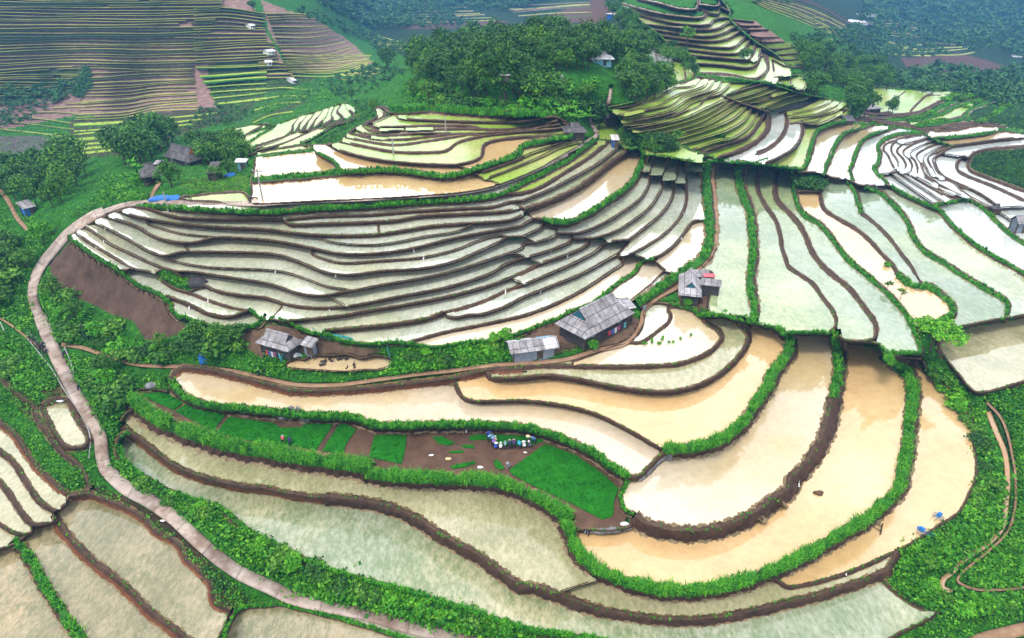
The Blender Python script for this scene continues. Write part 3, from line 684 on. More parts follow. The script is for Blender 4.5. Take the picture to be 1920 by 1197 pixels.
# ---- the ground sheet
GREEN, DEEP, PLUM, BROWN, YARD, FOREST, CROP = (.028, .14, .014), (.014, .05, .016), (.26, .16, .14), (.105, .066, .050), (.15, .095, .065), (.014, .042, .018), (.014, .055, .02)
ZONES = [
 (FOREST, PP("# 560,-40 1130,-40 1180,60 1000,110 760,110 700,60")), (FOREST, PP("# 1380,-40 2200,-40 2200,240 1560,160 1480,120 1600,90")),
 (PLUM, PP("# -200,-40 460,-40 480,30 510,80 540,130 500,150 390,135 395,170 410,215 300,230 150,215 0,245 -200,250")),
 (PLUM, PP("C 1565,140 1740,150 D 0,165 100,230 200,300 100,330 C 1760,320 1640,230")), ((.12, .18, .035), PP("C 1640,230 1760,320 D 100,300 240,300 440,440 250,470 100,420 C 1900,400")),
 (PLUM, PP("# 490,0 540,20 590,35 660,80 700,120 640,130 560,140 530,100 505,60")),
 ((.045, .075, .025), PP("# 390,120 480,115 560,140 600,150 580,190 520,220 430,230 395,180")),
 ((.05, .075, .025), PP("# -200,130 160,128 165,165 60,190 -200,230")),
 ((.06, .06, .03), PP("# 130,225 300,210 420,205 430,225 230,290 130,300")),
 ((.11, .10, .10), PP("# -200,250 0,255 130,258 135,290 0,288 -200,290")),
 ((.11, .06, .05), PP("# 700,40 1000,40 1110,0 1110,-30 1150,20 1120,45 960,40 900,52 760,55")),
 ((.10, .055, .05), PP("# 1690,110 1800,100 1930,135 1930,148 1790,125 1700,128")), ((.09, .055, .06), PP("# 1750,125 1790,130 1800,165 1750,165")),
 (BROWN, PP("E 500,630 350,780 390,960 620,1060 800,1150 950,1195 I 1050,190 1250,160 1400,110 1280,40 E 1225,1150 1200,1080 1100,1010 850,870 620,700")),
 (YARD, PP("J -20,100 120,60 420,150 650,230 900,250 800,330 300,280 100,350 -60,250 -150,150")),
 (YARD, PP("K 60,60 350,-20 800,-50 940,60 850,220 640,260 480,240 330,280 100,220")),
 (YARD, PP("G 1180,880 1300,830 1440,850 1430,1110 1330,1110 1200,1060")),
 (CROP, PP("# 1800,240 1950,210 2150,225 2150,250 1900,240")), (CROP, PP("# 1810,205 1950,170 2150,190 2150,235 1830,235")), (CROP, PP("# 1820,290 1850,280 2000,272 2150,270 2150,400 1900,355 1815,330")),
 ((.02, .09, .015), PP("# 1880,310 1900,295 2150,285 2150,370 1950,350 1885,330")),
 ((.035, .12, .02), PP("# 420,250 500,175 590,150 620,155 600,180 560,190 500,215")),
 ((.06, .14, .02), PP("# 330,350 360,335 465,330 470,345 460,358 400,365")),
 ((.10, .055, .035), PP("# 0,700 30,690 100,700 130,735 60,790 20,750")),
 ((.05, .035, .02), PP("M 560,1090 620,0 700,100 900,180 1100,290 1300,400 1400,520 1550,700 1700,830 1800,930 1640,1010 1500,800 1300,600 1030,360 700,200")),
 ((.018, .07, .016), PP("# 1845,735 2150,690 2150,1110 1800,1105 1880,1010 1905,900")),
]
def build_ground():
    st = 4; xs = np.arange(X0, X1+st, st); ys = np.concatenate([np.arange(Y0, 340, 3), np.arange(340, Y1+st, st)])
    PX, PY = np.meshgrid(xs, ys); i = np.clip((PX-X0).astype(int), 0, WD-1); j = np.clip((PY-Y0).astype(int), 0, HT-1); lab = LAB[j, i]
    z = bil(SURF, PX, PY); fld = ~np.isnan(LEVEL_OF[lab])
    z = np.where(fld, LEVEL_OF[lab]-.55, np.where(lab == 0, z-.6, z))
    V = ground(PX, PY, z); w = (~fld) & (lab > 0)
    nzv = np.sin(V[..., 0]*1.3+np.sin(V[..., 1]*.9)*2)*np.sin(V[..., 1]*1.1+np.sin(V[..., 0]*.7)*2)
    V[..., 2] += np.where(w, .14*nzv, 0)
    col = np.empty(PX.shape+(4,), np.float32); col[..., :3] = GREEN; col[..., 3] = 1
    for c, poly in ZONES: col[inside(poly, PX, PY), :3] = c
    n, k = PX.shape; idx = np.arange(n*k).reshape(n, k); F = np.stack([idx[:-1, :-1], idx[1:, :-1], idx[1:, 1:], idx[:-1, 1:]], -1).reshape(-1, 4)
    me = mesh_np('terrain', V.reshape(-1, 3), F, smooth=True)
    a = me.color_attributes.new('cover', 'FLOAT_COLOR', 'POINT'); a.data.foreach_set('color', col.ravel())
    link('terrain', me, [M['ground']], kind='structure')
    # the land goes on to both sides and behind
    B = np.concatenate([V[:, 0], V[-1, 1:], V[::-1, -1][1:]]); d = B[:, :2]-np.array([0, 110.0]); d /= np.linalg.norm(d, axis=1)[:, None]; rings = [B+[0, 0, -.05]]
    for r, dz in ((12, -.5), (40, -2), (110, -4), (260, -8), (600, -14)):
        q = B.copy(); q[:, :2] += d*r*np.maximum(1, np.linalg.norm(B[:, :2], axis=1)/150)[:, None]; q[:, 2] += dz+.9*np.sin(q[:, 0]*.11)*np.sin(q[:, 1]*.09); rings.append(q)
    m = len(B); R_ = np.concatenate(rings); ix = np.arange(len(R_)).reshape(len(rings), m); F = np.stack([ix[:-1, :-1], ix[:-1, 1:], ix[1:, 1:], ix[1:, :-1]], -1).reshape(-1, 4)
    me = mesh_np('outer_land', R_, F, smooth=True); a = me.color_attributes.new('cover', 'FLOAT_COLOR', 'POINT'); a.data.foreach_set('color', np.tile(np.array([*GREEN, 1], np.float32), len(R_))); link('outer_land', me, [M['ground']], kind='structure')
build_ground()
# wide land beyond what is traced, down the valley and behind the far slopes
def build_hills():
    ang = np.linspace(-R(75), R(75), 121); rad = np.array([1150, 1500, 1900, 2500, 3200, 4200])
    A, D = np.meshgrid(ang, rad); h = -60+np.interp(D, rad, [0, 20, 45, 70, 90, 110])*(.8+.25*np.sin(A*5)+.12*np.sin(A*13+1))
    V = np.stack([np.sin(A)*D, np.cos(A)*D, h], -1); n, k = A.shape; idx = np.arange(n*k).reshape(n, k)
    F = np.stack([idx[:-1, :-1], idx[:-1, 1:], idx[1:, 1:], idx[1:, :-1]], -1).reshape(-1, 4)
    me = mesh_np('hills', V.reshape(-1, 3), F, smooth=True); a = me.color_attributes.new('cover', 'FLOAT_COLOR', 'POINT')
    a.data.foreach_set('color', np.tile(np.array([*FOREST, 1], np.float32), n*k)); link('hills', me, [M['ground']], kind='structure')
build_hills()
# ---- fields of water, one sheet each, level
DEFAULT = [((0, 0, 2200, 150), 'lime'), ((1150, 150, 1600, 300), 'lime'), ((400, 150, 1150, 330), 'lime'), ((1600, 230, 2200, 460), 'white'), ((1600, 150, 1830, 230), 'lime'), ((1300, 300, 1800, 680), 'grey'),
           ((-200, 640, 600, 1400), 'cream'), ((-200, 640, 2200, 1400), 'seed'), ((-200, 350, 1400, 700), 'silver')]
KINDS = {}
for k, pts in (('mud', "1250,780 1450,640 1600,850 1760,820 1600,480 550,305 700,355 750,315 935,285 1200,730 1790,250 1800,268 1000,300 950,312"), ('pale', "1350,880 900,625 1050,575 1190,530 1130,340 1060,560 1000,650 1250,670 1100,710 1240,495 980,590 940,620 1550,270 1600,270 1250,610"),
               ('white', "1430,250 1640,300 1480,270 1240,140 1250,115 1220,100"), ('cream', "1870,670 400,820 1300,1130 820,950 1060,700"), ('soil', "600,840 820,860 1150,930"), ('lime', "400,370 420,245 440,240 410,255 460,230 470,235"), ('brown', "275,1065 200,1148 35,1165 606,1211"), ('lime', "1430,230 840,290 900,330"), ('pale', "640,685 500,750 1050,790 900,630 1000,590"), ('grey', "1590,400 1730,480 1700,450"), ('bottom', "700,1080 1321,1121"), ('seed', " 1690,480 1830,500 1880,430")):
    for w in pts.split():
        x, y = map(float, w.split(',')); l = at_label(x, y)
        if l in IDX: KINDS[l] = k
def build_fields():
    D = LAB.copy()
    for _ in range(2):
        for sh in ((0, 1), (0, -1), (1, 0), (-1, 0)):
            s = np.roll(D, sh, (0, 1)); D = np.where((D == 0) & (s > 0), s, D)
    for l in sorted(FIELD, key=lambda q: -CEN[q][1]):
        ys, xs = np.nonzero(D == l); k = KINDS.get(l)
        if k is None:
            cx, cy = CEN[l]
            for (a, b, c, d), kk in DEFAULT:
                if a <= cx < c and b <= cy < d: k = kk; break
            else: k = 'seed'
        y0, y1 = ys.min(), ys.max(); quads = []
        for y in range(y0, y1+1):
            r = np.sort(xs[ys == y])
            if not len(r): continue
            cut = np.flatnonzero(np.diff(r) > 1); s = np.concatenate([[r[0]], r[cut+1]]); e = np.concatenate([r[cut], [r[-1]]])+1
            for a, b in zip(s, e): quads.append((a, y, b))
        q = np.array(quads, float); a, y, b = q[:, 0]+X0, q[:, 1]+Y0, q[:, 2]+X0; z = LEVEL_OF[l]
        V = np.stack([ground(a, y, z), ground(a, y+1, z), ground(b, y+1, z), ground(b, y, z)], 1).reshape(-1, 3)
        me = mesh_np('paddy_field', V, np.arange(len(V)).reshape(-1, 4)); link('paddy_field', me, [M[k]], kind='structure')
build_fields()
# ---- bunds, banks, roads, paths
def movavg(a, k=9):
    if len(a) < k: return np.full(len(a), a.mean())
    p = np.pad(a, k//2, mode='edge'); return np.convolve(p, np.ones(k)/k, 'valid')
def strip(rows, mats_per, acc):
    """rows: list of (n,3) lines across the strip; faces between neighbours"""
    m, n = len(rows), len(rows[0]); base = acc['n']; acc['V'].append(np.concatenate(rows)); acc['n'] += m*n
    idx = base+np.arange(m*n).reshape(m, n)
    for r in range(m-1):
        acc['F'].append(np.stack([idx[r, :-1], idx[r, 1:], idx[r+1, 1:], idx[r+1, :-1]], -1)); acc['M'].append(np.full(n-1, mats_per[r]))
def newacc(): return {'V': [], 'F': [], 'M': [], 'n': 0}
SPOTS = []                                            # where grass grows on the bunds: (world point, metres, kind)
def build_bunds():
    bund, fam = newacc(), newacc()
    for kd, t, s, P in LINES:
        if kd in 'orps': continue
        N = normals(P); ps = np.cumsum(np.hypot(*np.gradient(P, axis=0).T))
        wob = 1+.12*np.sin(ps*.11+P[0, 0])+.10*np.sin(ps*.37+P[0, 1])+.08*np.sin(ps*.9)
        la, lb = side_labels(P, N, t, 1), side_labels(P, N, t, -1); ext = t*.5+4
        za = movavg(level_at(la, *(P+N*ext).T)); zb = movavg(level_at(lb, *(P-N*ext).T)); D = slant(P[:, 0], P[:, 1], (za+zb)/2)
        lip = np.clip(t*D/FX*.16, .12, .34)*wob
        if kd == 'b': lip = lip*.6
        h = np.clip((za-zb)/.25*.5+.5, 0, 1); h = h*h*(3-2*h); h = movavg(h, 15)
        O = (1.42, 1.20, .94, .74, .34, -.34, -.74, -.94, -1.20, -1.42)
        top = np.maximum(za, zb)+lip
        A = (za-.25, za+.006, za+.05, za+lip, za+lip*.9, zb+(za+lip-zb)*.50, zb+(za-zb)*.18, zb+.06, zb+.006, zb-.25)       # a side is the upper
        B = (za-.25, za+.006, za+.06, za+(zb-za)*.18, za+(zb+lip-za)*.50, zb+lip*.9, zb+lip, zb+.05, zb+.006, zb-.25)
        rows = []
        for o, a, b in zip(O, A, B):
            rag = 1+.10*np.sin(ps*.23+o*3)+.08*np.sin(ps*.61+o*7)+.05*np.sin(ps*1.3+o) if abs(o) > 1 else wob
            q = P+N*((o*t*.5)*rag)[:, None]
            rows.append(ground(q[:, 0], q[:, 1], a*h+b*(1-h)))
        hi_a = h.mean() > .5
        E, L, T, RE, W = 0, 1, 2, 3, 4
        wall = RE if (kd == 'e' and t >= 15 and P[:, 1].min() > 600 and P[:, 0].max() < 1100) else E
        if kd in 'eb': mm = [W, W, L, L, E, wall, wall, W, W] if hi_a else [W, W, wall, wall, E, L, L, W, W]
        elif kd == 'g': mm = [W, W, T, T, T, E, E, W, W] if hi_a else [W, W, E, E, T, T, T, W, W]
        else: mm = [W, W, T, T, T, E, E, W, W] if hi_a else [W, W, E, E, T, T, T, W, W]
        strip(rows, mm, bund)
        if kd in 'gG':
            stp = 2 if kd == 'G' else 1
            for i in range(0, len(P), 1):
                if P[i, 0] < -60 or P[i, 0] > 1990 or P[i, 1] > 1260: continue
                wv = math.sin(ps[i]*.045+P[0, 0])+.6*math.sin(ps[i]*.13+P[0, 1]); n_ = (3 if kd == 'G' else (2 if t >= 12 else 1)) if wv > -.9 or random.random() < .35 else 0
                big = 1.0+.35*max(-1, min(1, wv))
                for _ in range(n_):
                    o = random.uniform(-.30 if kd == 'G' else -.45, .75 if kd == 'G' else .85)*(1 if hi_a else -1)*t*.5; q = P[i]+N[i]*o+np.array([random.uniform(-2, 2), random.uniform(-1, 1)])
                    zz = float(top[i])-.05 if o*(1 if hi_a else -1) > -.1*t else float((za[i]+zb[i])/2)
                    g = ground(q[0], q[1], zz); SPOTS.append((g, float(D[i]), kd, t*big))
        elif kd == 'e' and t >= 7 and P[:, 1].mean() > 300:
            for i in range(0, len(P), 2):
                if random.random() < (.38 if D[i] < 115 else .2):
                    o = random.uniform(.1, .85)*(1 if hi_a else -1)*t*.5; q = P[i]+N[i]*o; SPOTS.append((ground(q[0], q[1], float(top[i])-.08), float(D[i]), 'w', t))
    me = mesh_np('terrace_bunds', np.concatenate(bund['V']), np.concatenate(bund['F']), np.concatenate(bund['M']), smooth=True)
    link('terrace_terrain', me, [M['earth'], M['mud_lip'], M['turf'], M['red_earth'], M['wet_mud']], kind='structure')
    # far dry terraces: the grassy lips of narrow steps
    for ln in FAMILIES.strip().splitlines():
        hd, a, b = ln.split('|'); kd, t, n = hd.split(); t = float(t); n = int(n); a = smooth(parse_pts(a), 4); b = smooth(parse_pts(b), 4)
        def res(p, m):
            d = np.concatenate([[0], np.cumsum(np.hypot(*np.diff(p, axis=0).T))]); u = np.linspace(0, d[-1], m); return np.stack([np.interp(u, d, p[:, 0]), np.interp(u, d, p[:, 1])], 1)
        m = max(len(a), len(b)); a, b = res(a, m), res(b, m)
        for k in range(n):
            u = (k+random.uniform(-.18, .18))/max(n-1, 1); Q = a*(1-u)+b*u; xx = np.arange(m)
            Q = Q+np.array([0, 1])*(np.sin(xx*.05+k*1.7)*1.1+np.sin(xx*.13+k*.9)*.6)[:, None]*min(1, t*.35)
            # gaps, so the lines start and stop as the terraces do
            i = 0
            while i < m-4:
                j = min(m, i+random.randint(30, 140)); seg = Q[i:j]; i = j+(random.randint(2, 6) if random.random() < .5 else -1)
                if len(seg) < 4: continue
                N = normals(seg); N = N*np.where(N[:, 1:2] < 0, 1, -1); z = bil(SURF, seg[:, 0], seg[:, 1]); tt = t*random.uniform(.6, 1.25)
                big = t >= 3.4; rows = [ground(*(seg+N*tt*.55).T, z+.0), ground(*(seg+N*tt*.28).T, z+.4), ground(*(seg-N*tt*(.35 if big else .08)).T, z+.38), ground(*(seg-N*tt*(1.1 if big else .75)).T, z-.25)]
                c = 2 if kd == 'e' else 4 if big else (0 if random.random() < .8 else 1)
                strip(rows, [c, c, 2 if kd == 'e' else 1 if big else 3], fam)
    me = mesh_np('far_terraces', np.concatenate(fam['V']), np.concatenate(fam['F']), np.concatenate(fam['M']), smooth=True)
    link('hillside_terrain', me, [M['lip'], M['turf'], M['earth'], M['hill_soil'], M['bright_lip']], kind='structure')
build_bunds()
def road_mat():
    m, n, l, b = new_mat('concrete_slabs', .85, .25); at = n.new("ShaderNodeAttribute"); at.attribute_name = 'along'
    q = noise(n, l, .55, 5, .7); r = ramp(n, [(.25, (.25, .19, .16)), (.5, (.42, .345, .30)), (.8, (.54, .47, .41))]); l.new(q.outputs['Fac'], r.inputs[0])
    s = noise(n, l, .16, 4, .75); sr = ramp(n, [(.40, (.55, .47, .42)), (.55, (1, 1, 1))]); l.new(s.outputs['Fac'], sr.inputs[0]); c = mixc(n, l, 1.0, r.outputs[0], sr.outputs[0], 'MULTIPLY')
    d = n.new("ShaderNodeMath"); d.operation = 'DIVIDE'; l.new(at.outputs['Fac'], d.inputs[0]); d.inputs[1].default_value = 5.5
    f = n.new("ShaderNodeMath"); f.operation = 'FRACT'; l.new(d.outputs[0], f.inputs[0]); lt = n.new("ShaderNodeMath"); lt.operation = 'LESS_THAN'; l.new(f.outputs[0], lt.inputs[0]); lt.inputs[1].default_value = .035
    fl = n.new("ShaderNodeMath"); fl.operation = 'FLOOR'; l.new(d.outputs[0], fl.inputs[0]); wnz = n.new("ShaderNodeTexWhiteNoise"); wnz.noise_dimensions = '1D'; l.new(fl.outputs[0], wnz.inputs['W']); wr = ramp(n, [(0, (.85, .85, .85)), (1, (1.12, 1.1, 1.08))]); l.new(wnz.outputs['Value'], wr.inputs[0])
    c = mixc(n, l, 1.0, c, wr.outputs[0], 'MULTIPLY'); g = n.new("ShaderNodeMath"); g.operation = 'MULTIPLY'; l.new(lt.outputs[0], g.inputs[0]); g.inputs[1].default_value = .55
    l.new(mixc(n, l, g.outputs[0], c, (.10, .08, .07)), b.inputs['Base Color']); return m
M['road'] = road_mat()
def build_ways():
    accs = {'r': newacc(), 'p': newacc(), 's': newacc()}
    for kd, t, s, P in LINES:
        if kd not in 'rps': continue
        N = normals(P); z = movavg(bil(SURF, P[:, 0], P[:, 1]), 15)+(.14 if kd == 'r' else .10 if kd == 'p' else -.02)
        rows = [ground(*(P+N*o*t*.5).T, z+d) for o, d in ((1.15, -.7), (1.0, 0), (.4, .04), (-.4, .04), (-1.0, 0), (-1.15, -.7))]
        strip(rows, [0]*5, accs[kd]); ln = np.concatenate([[0], np.cumsum(np.linalg.norm(np.diff(rows[2], axis=0), axis=1))]); accs[kd].setdefault('S', []).append(np.tile(ln, 6))
    for kd, nm, mt in (('r', 'road', 'road'), ('p', 'path', 'path'), ('s', 'stream_water', 'stream')):
        a = accs[kd]; me = mesh_np(nm, np.concatenate(a['V']), np.concatenate(a['F']), smooth=True); at = me.attributes.new('along', 'FLOAT', 'POINT'); at.data.foreach_set('value', np.concatenate(a['S']).astype(np.float32)); link(nm, me, [M[mt]], kind='structure')
build_ways()
# ---- plants
def quads_from(C, U, W):
    """quads with centres C, half-axes U and W"""
    V = np.stack([C-U-W, C+U-W, C+U+W, C-U+W], 1).reshape(-1, 3); return V, np.arange(len(V)).reshape(-1, 4)
def unit(a): return a/np.maximum(np.linalg.norm(a, axis=-1, keepdims=True), 1e-9)
def leaf_quads(C, out, size, rng, spread=.8):
    n = len(C); nrm = unit(out+rng.normal(0, spread, (n, 3))); t = unit(np.cross(nrm, rng.normal(0, 1, (n, 3)))); b = np.cross(nrm, t)
    s = (size*rng.uniform(.6, 1.3, n))[:, None]; return quads_from(C, t*s, b*s*.62)
def crown_mesh(name, lobes, n_clump, per, leaf, seed, flat=1.0, clump=.055):
    rng = np.random.default_rng(seed); Cs, Os, Ts = [], [], []
    w = np.array([l[3]**2 for l in lobes]); w /= w.sum()
    for _ in range(n_clump):
        x, y, z, r = lobes[rng.choice(len(lobes), p=w)]; d = unit(rng.normal(0, 1, 3)); d[2] = abs(d[2])*.9 if rng.random() < .72 else d[2]
        q = np.array([x, y, z])+d*np.array([1, 1, flat])*r*rng.uniform(.72, 1.06); k = rng.integers(per//2, per+1)
        cl = q+rng.normal(0, clump, (k, 3))*np.array([1, 1, .7]); Cs.append(cl); Os.append(np.tile(d*.7+np.array([0, 0, .6]), (k, 1)))
        Ts.append(np.clip(rng.uniform(.1, .9)*.6+.25+.12*rng.normal(0, 1, k), 0, 1))
    C = np.concatenate(Cs); V, F = leaf_quads(C, np.concatenate(Os), leaf, rng)
    return mesh_np(name, V, F, tint=np.concatenate(Ts))
def tube(path, radii, seg=7):
    path = np.asarray(path, float); n = len(path); V = []
    for i in range(n):
        d = unit(path[min(i+1, n-1)]-path[max(i-1, 0)]); a = unit(np.cross(d, [0.3, 1, 0.1])); b = np.cross(d, a)
        for k in range(seg): an = 2*math.pi*k/seg; V.append(path[i]+(a*math.cos(an)+b*math.sin(an))*radii[i])
    F = [[i*seg+k, i*seg+(k+1) % seg, (i+1)*seg+(k+1) % seg, (i+1)*seg+k] for i in range(n-1) for k in range(seg)]
    return np.array(V), np.array(F)
def join(parts):
    V, F, n = [], [], 0
    for v, f in parts: V.append(v); F.append(np.asarray(f)+n); n += len(v)
    return np.concatenate(V), np.concatenate(F)
def trunk_mesh(name, lobes, h0, r0, seed):
    rng = np.random.default_rng(seed); parts = [tube([(0, 0, -.04), (.01, 0, h0*.5), (0, .01, h0), (0, 0, h0+.25)], [r0*1.25, r0, r0*.7, r0*.3])]
    for x, y, z, r in lobes[:6]:
        s = h0*rng.uniform(.6, 1); parts.append(tube([(0, 0, s), (x*.5, y*.5, s+(z-s)*.55), (x*.9, y*.9, z)], [r0*.5, r0*.32, r0*.12], 5))
    V, F = join(parts); return mesh_np(name, V, F, smooth=True)
TREES = {}
def tree_kind(key, lobes, n, per, leaf, mats, h0, r0, seed, flat=1.0, clump=.055):
    cm = crown_mesh('crown', lobes, n, per, leaf, seed, flat, clump); cm.materials.append(M[mats]); tm = trunk_mesh('trunk', lobes, h0, r0, seed); tm.materials.append(M['bark'])
    TREES[key] = (cm, tm)
rg = np.random.default_rng(5)
def lobes(n, rad, z0, z1, r0, r1):
    out = []
    for i in range(n):
        a = 2*math.pi*i/n+rg.uniform(-.4, .4); d = rad*rg.uniform(.55, 1); z = rg.uniform(z0, z1); out.append((d*math.cos(a), d*math.sin(a), z, rg.uniform(r0, r1)))
    return out+[(0, 0, z1, r1)]
for i in range(4): tree_kind(('broad', i), lobes(6, .26, .42, .76, .16, .24), 190, 9, .030, 'leaf' if i % 2 else 'dark_leaf', .35, .025, 20+i)
for i in range(2): tree_kind(('tall', i), lobes(5, .15, .40, .82, .12, .17), 150, 9, .028, 'dark_leaf' if i else 'leaf', .40, .02, 30+i)
for i in range(2): tree_kind(('round', i), lobes(5, .22, .36, .62, .22, .30), 170, 9, .032, 'leaf', .25, .03, 40+i)
tree_kind(('bright', 0), lobes(6, .28, .40, .72, .16, .24), 150, 8, .036, 'bright_leaf', .3, .025, 50)
tree_kind(('spread', 0), lobes(9, .62, .78, .92, .16, .24), 230, 9, .036, 'bright_leaf', .55, .03, 51, .45)
tree_kind(('open', 0), lobes(7, .30, .62, .90, .08, .13), 70, 7, .036, 'leaf', .6, .018, 52, .5, .04)
def bush_kind(key, mats, n, leaf, seed):
    cm = crown_mesh('foliage', [(rg.uniform(-.3, .3), rg.uniform(-.3, .3), .35, .38) for _ in range(4)], n, 9, leaf, seed, .8, .09); cm.materials.append(M[mats]); TREES[key] = (cm, None)
bush_kind(('bush', 0), 'leaf', 70, .07, 60); bush_kind(('bush', 1), 'bright_leaf', 70, .07, 61); bush_kind(('bush', 2), 'dark_leaf', 70, .07, 62)
def banana():
    rng = np.random.default_rng(3); V, F, n = [], [], 0
    for i in range(9):
        a = i*2.4; L = rng.uniform(.5, .7); tilt = rng.uniform(.5, 1.3); w = .07; pts = []
        for k in range(6):
            u = k/5; r = L*u*math.sin(min(1.4, tilt*.9)); z = .55+L*(u*math.cos(tilt*.6)-.75*u*u*tilt*.6); ww = w*math.sin(math.pi*min(1, .12+u*.88))+.004
            c = np.array([r*math.cos(a), r*math.sin(a), z]); s = np.array([-math.sin(a), math.cos(a), 0])*ww; pts += [c-s-np.array([0, 0, ww*.4]), c, c+s-np.array([0, 0, ww*.4])]
        V += pts
        for k in range(5):
            for j in range(2): F.append([n+k*3+j, n+k*3+j+1, n+k*3+j+4, n+k*3+j+3])
        n += 18
    cm = mesh_np('leaves', np.array(V), np.array(F), tint=rng.uniform(.3, .9, len(F))); cm.materials.append(M['bright_leaf'])
    v, f = tube([(0, 0, -.03), (0, 0, .3), (0, 0, .6)], [.05, .04, .02]); tm = mesh_np('stem', v, f, smooth=True); tm.materials.append(M['under']); TREES[('banana', 0)] = (cm, tm)
banana()
def add_tree(px, py, hpx, key, name, label, cat, group=None, wide=1.0):
    x, y, z = place(px, py); D = slant(px, py, z); h = max(1.0, hpx*D/FX/.93)
    cm, tm = TREES[key]; s = (h*wide, h*wide, h)
    if tm is None:
        o = bpy.data.objects.new(name, cm); COL.objects.link(o)
    else:
        o = bpy.data.objects.new(name, None); COL.objects.link(o); o.empty_display_size = .5
        for me in (cm, tm): c = bpy.data.objects.new(me.name.split('.')[0], me); COL.objects.link(c); c.parent = o
    o.location = (x, y, z-.1); o.scale = s; o.rotation_euler = (0, 0, random.uniform(0, 6.28))
    tag(o, label, cat, group); return o
def scatter(poly, n, md):
    P = np.array(poly); lo, hi = P.min(0), P.max(0); out = []; tries = 0
    while len(out) < n and tries < 6000:
        tries += 1; q = (random.uniform(lo[0], hi[0]), random.uniform(lo[1], hi[1]))
        if inside(poly, np.array([q[0]]), np.array([q[1]]))[0] and all((q[0]-a)**2+((q[1]-b)*1.6)**2 > md*md for a, b in out): out.append(q)
    return sorted(out, key=lambda p: p[1])
def grove(poly, n, md, hpx, keys, name, label, cat, group, wide=1.0):
    for x, y in scatter(PP(poly), n, md): add_tree(x, y, random.uniform(*hpx), random.choice(keys), name, label, cat, group, wide*random.uniform(.85, 1.15))
B4 = [('broad', i) for i in range(4)]; T2 = [('tall', 0), ('tall', 1)]; R2 = [('round', 0), ('round', 1)]; BU = [('bush', 0), ('bush', 2)]
grove("# 752,150 790,118 860,100 930,92 1000,86 1090,88 1150,92 1205,118 1215,135 1150,128 1095,132 1060,140 1010,150 985,185 900,190 850,172 800,165", 150, 11, (34, 54), [('broad', 0), ('broad', 2)]*3+B4+T2+[('tall', 1)], 'broadleaf_tree', "dark broadleaf tree in the dense wood on the central knoll", 'tree', 'trees of the wooded knoll', 1.05)
grove("# 1165,150 1185,138 1230,140 1262,165 1235,192 1185,198 1170,185", 22, 13, (30, 44), B4+R2, 'broadleaf_tree', "green tree on the right flank of the knoll, right of the narrow road", 'tree', 'trees on the right flank of the knoll', 1.1)
grove("# 905,195 935,175 1000,190 1045,185 1050,200 960,202", 7, 18, (52, 74), B4+R2, 'broadleaf_tree', "tall leafy tree at the front foot of the knoll", 'tree', 'tall trees at the front of the knoll', 1.0)
grove("# 1160,262 1200,272 1260,288 1310,302 1300,306 1240,298 1190,285", 17, 9, (18, 34), B4+BU, 'hedgerow_tree', "small tree in the line below the green terraces, above the white paddies", 'tree', 'tree line below the green terraces', 1.2)
grove("# 1140,22 1160,30 1210,62 1260,92 1300,125 1325,150 1300,145 1250,120 1200,85 1150,48", 34, 8, (14, 25), B4+T2, 'hedgerow_tree', "dark tree in the gully left of the high terraced slope", 'tree', 'trees in the gully by the high terraces', 1.15)
grove("# 1490,108 1530,92 1600,115 1650,140 1668,168 1620,180 1560,160 1500,140", 58, 10, (20, 32), B4+T2, 'woodland_tree', "dark tree in the belt of woodland right of the brown terraces", 'tree', 'trees in the woodland belt', 1.15)
grove("# 1500,172 1535,168 1538,182 1505,186", 5, 9, (26, 40), R2+B4, 'broadleaf_tree', "round dark tree in the clump between small ponds and narrow terraces", 'tree', 'clump of trees beside the small ponds', 1.2)
grove("# 1590,222 1588,195 1606,185 1622,200 1622,222 1604,228", 9, 9, (28, 46), B4+T2, 'farm_tree', "dark tree left of the grey farmhouse by the green fields", 'tree', 'trees left of the far grey farmhouse', 1.05)
grove("# 1657,208 1676,204 1678,216 1660,218", 3, 8, (18, 26), B4, 'farm_tree', "spiky leafy tree right of the grey farmhouse by the green fields", 'tree', 'trees right of the far grey farmhouse')
grove("# -30,345 60,330 150,312 172,325 150,352 110,385 80,402 60,395 20,370 -30,380", 30, 19, (40, 64), B4+T2, 'roadside_tree', "tall dark tree in the copse inside the bend of the road", 'tree', 'copse inside the road bend')
grove("# -30,480 15,465 25,475 15,520 5,560 0,590 -30,560", 22, 17, (26, 44), B4+BU, 'roadside_tree', "leafy young tree on the slope left of the road", 'tree', 'young trees left of the road', 1.2)
grove("# 235,292 262,275 305,270 330,272 310,285 285,300 250,320 230,310", 22, 10, (46, 66), [('broad', 0), ('broad', 2), ('broad', 1)], 'farmyard_tree', "big dark tree behind the dark roofed farmhouse", 'tree', 'trees behind the dark roofed farmhouse')
grove("# 372,296 400,290 440,288 468,296 462,312 440,302 400,312 380,306", 20, 9, (32, 48), B4+R2, 'farmyard_tree', "green tree right of the dark roofed farmhouse", 'tree', 'trees right of the dark roofed farmhouse', 1.1)
grove("# 330,650 355,640 400,632 440,640 452,655 420,668 360,668", 12, 13, (26, 48), B4+BU+[('bright', 0)], 'yard_tree', "leafy tree between the brown field and the thatch grey barn", 'tree', 'trees between brown field and barn', 1.2)
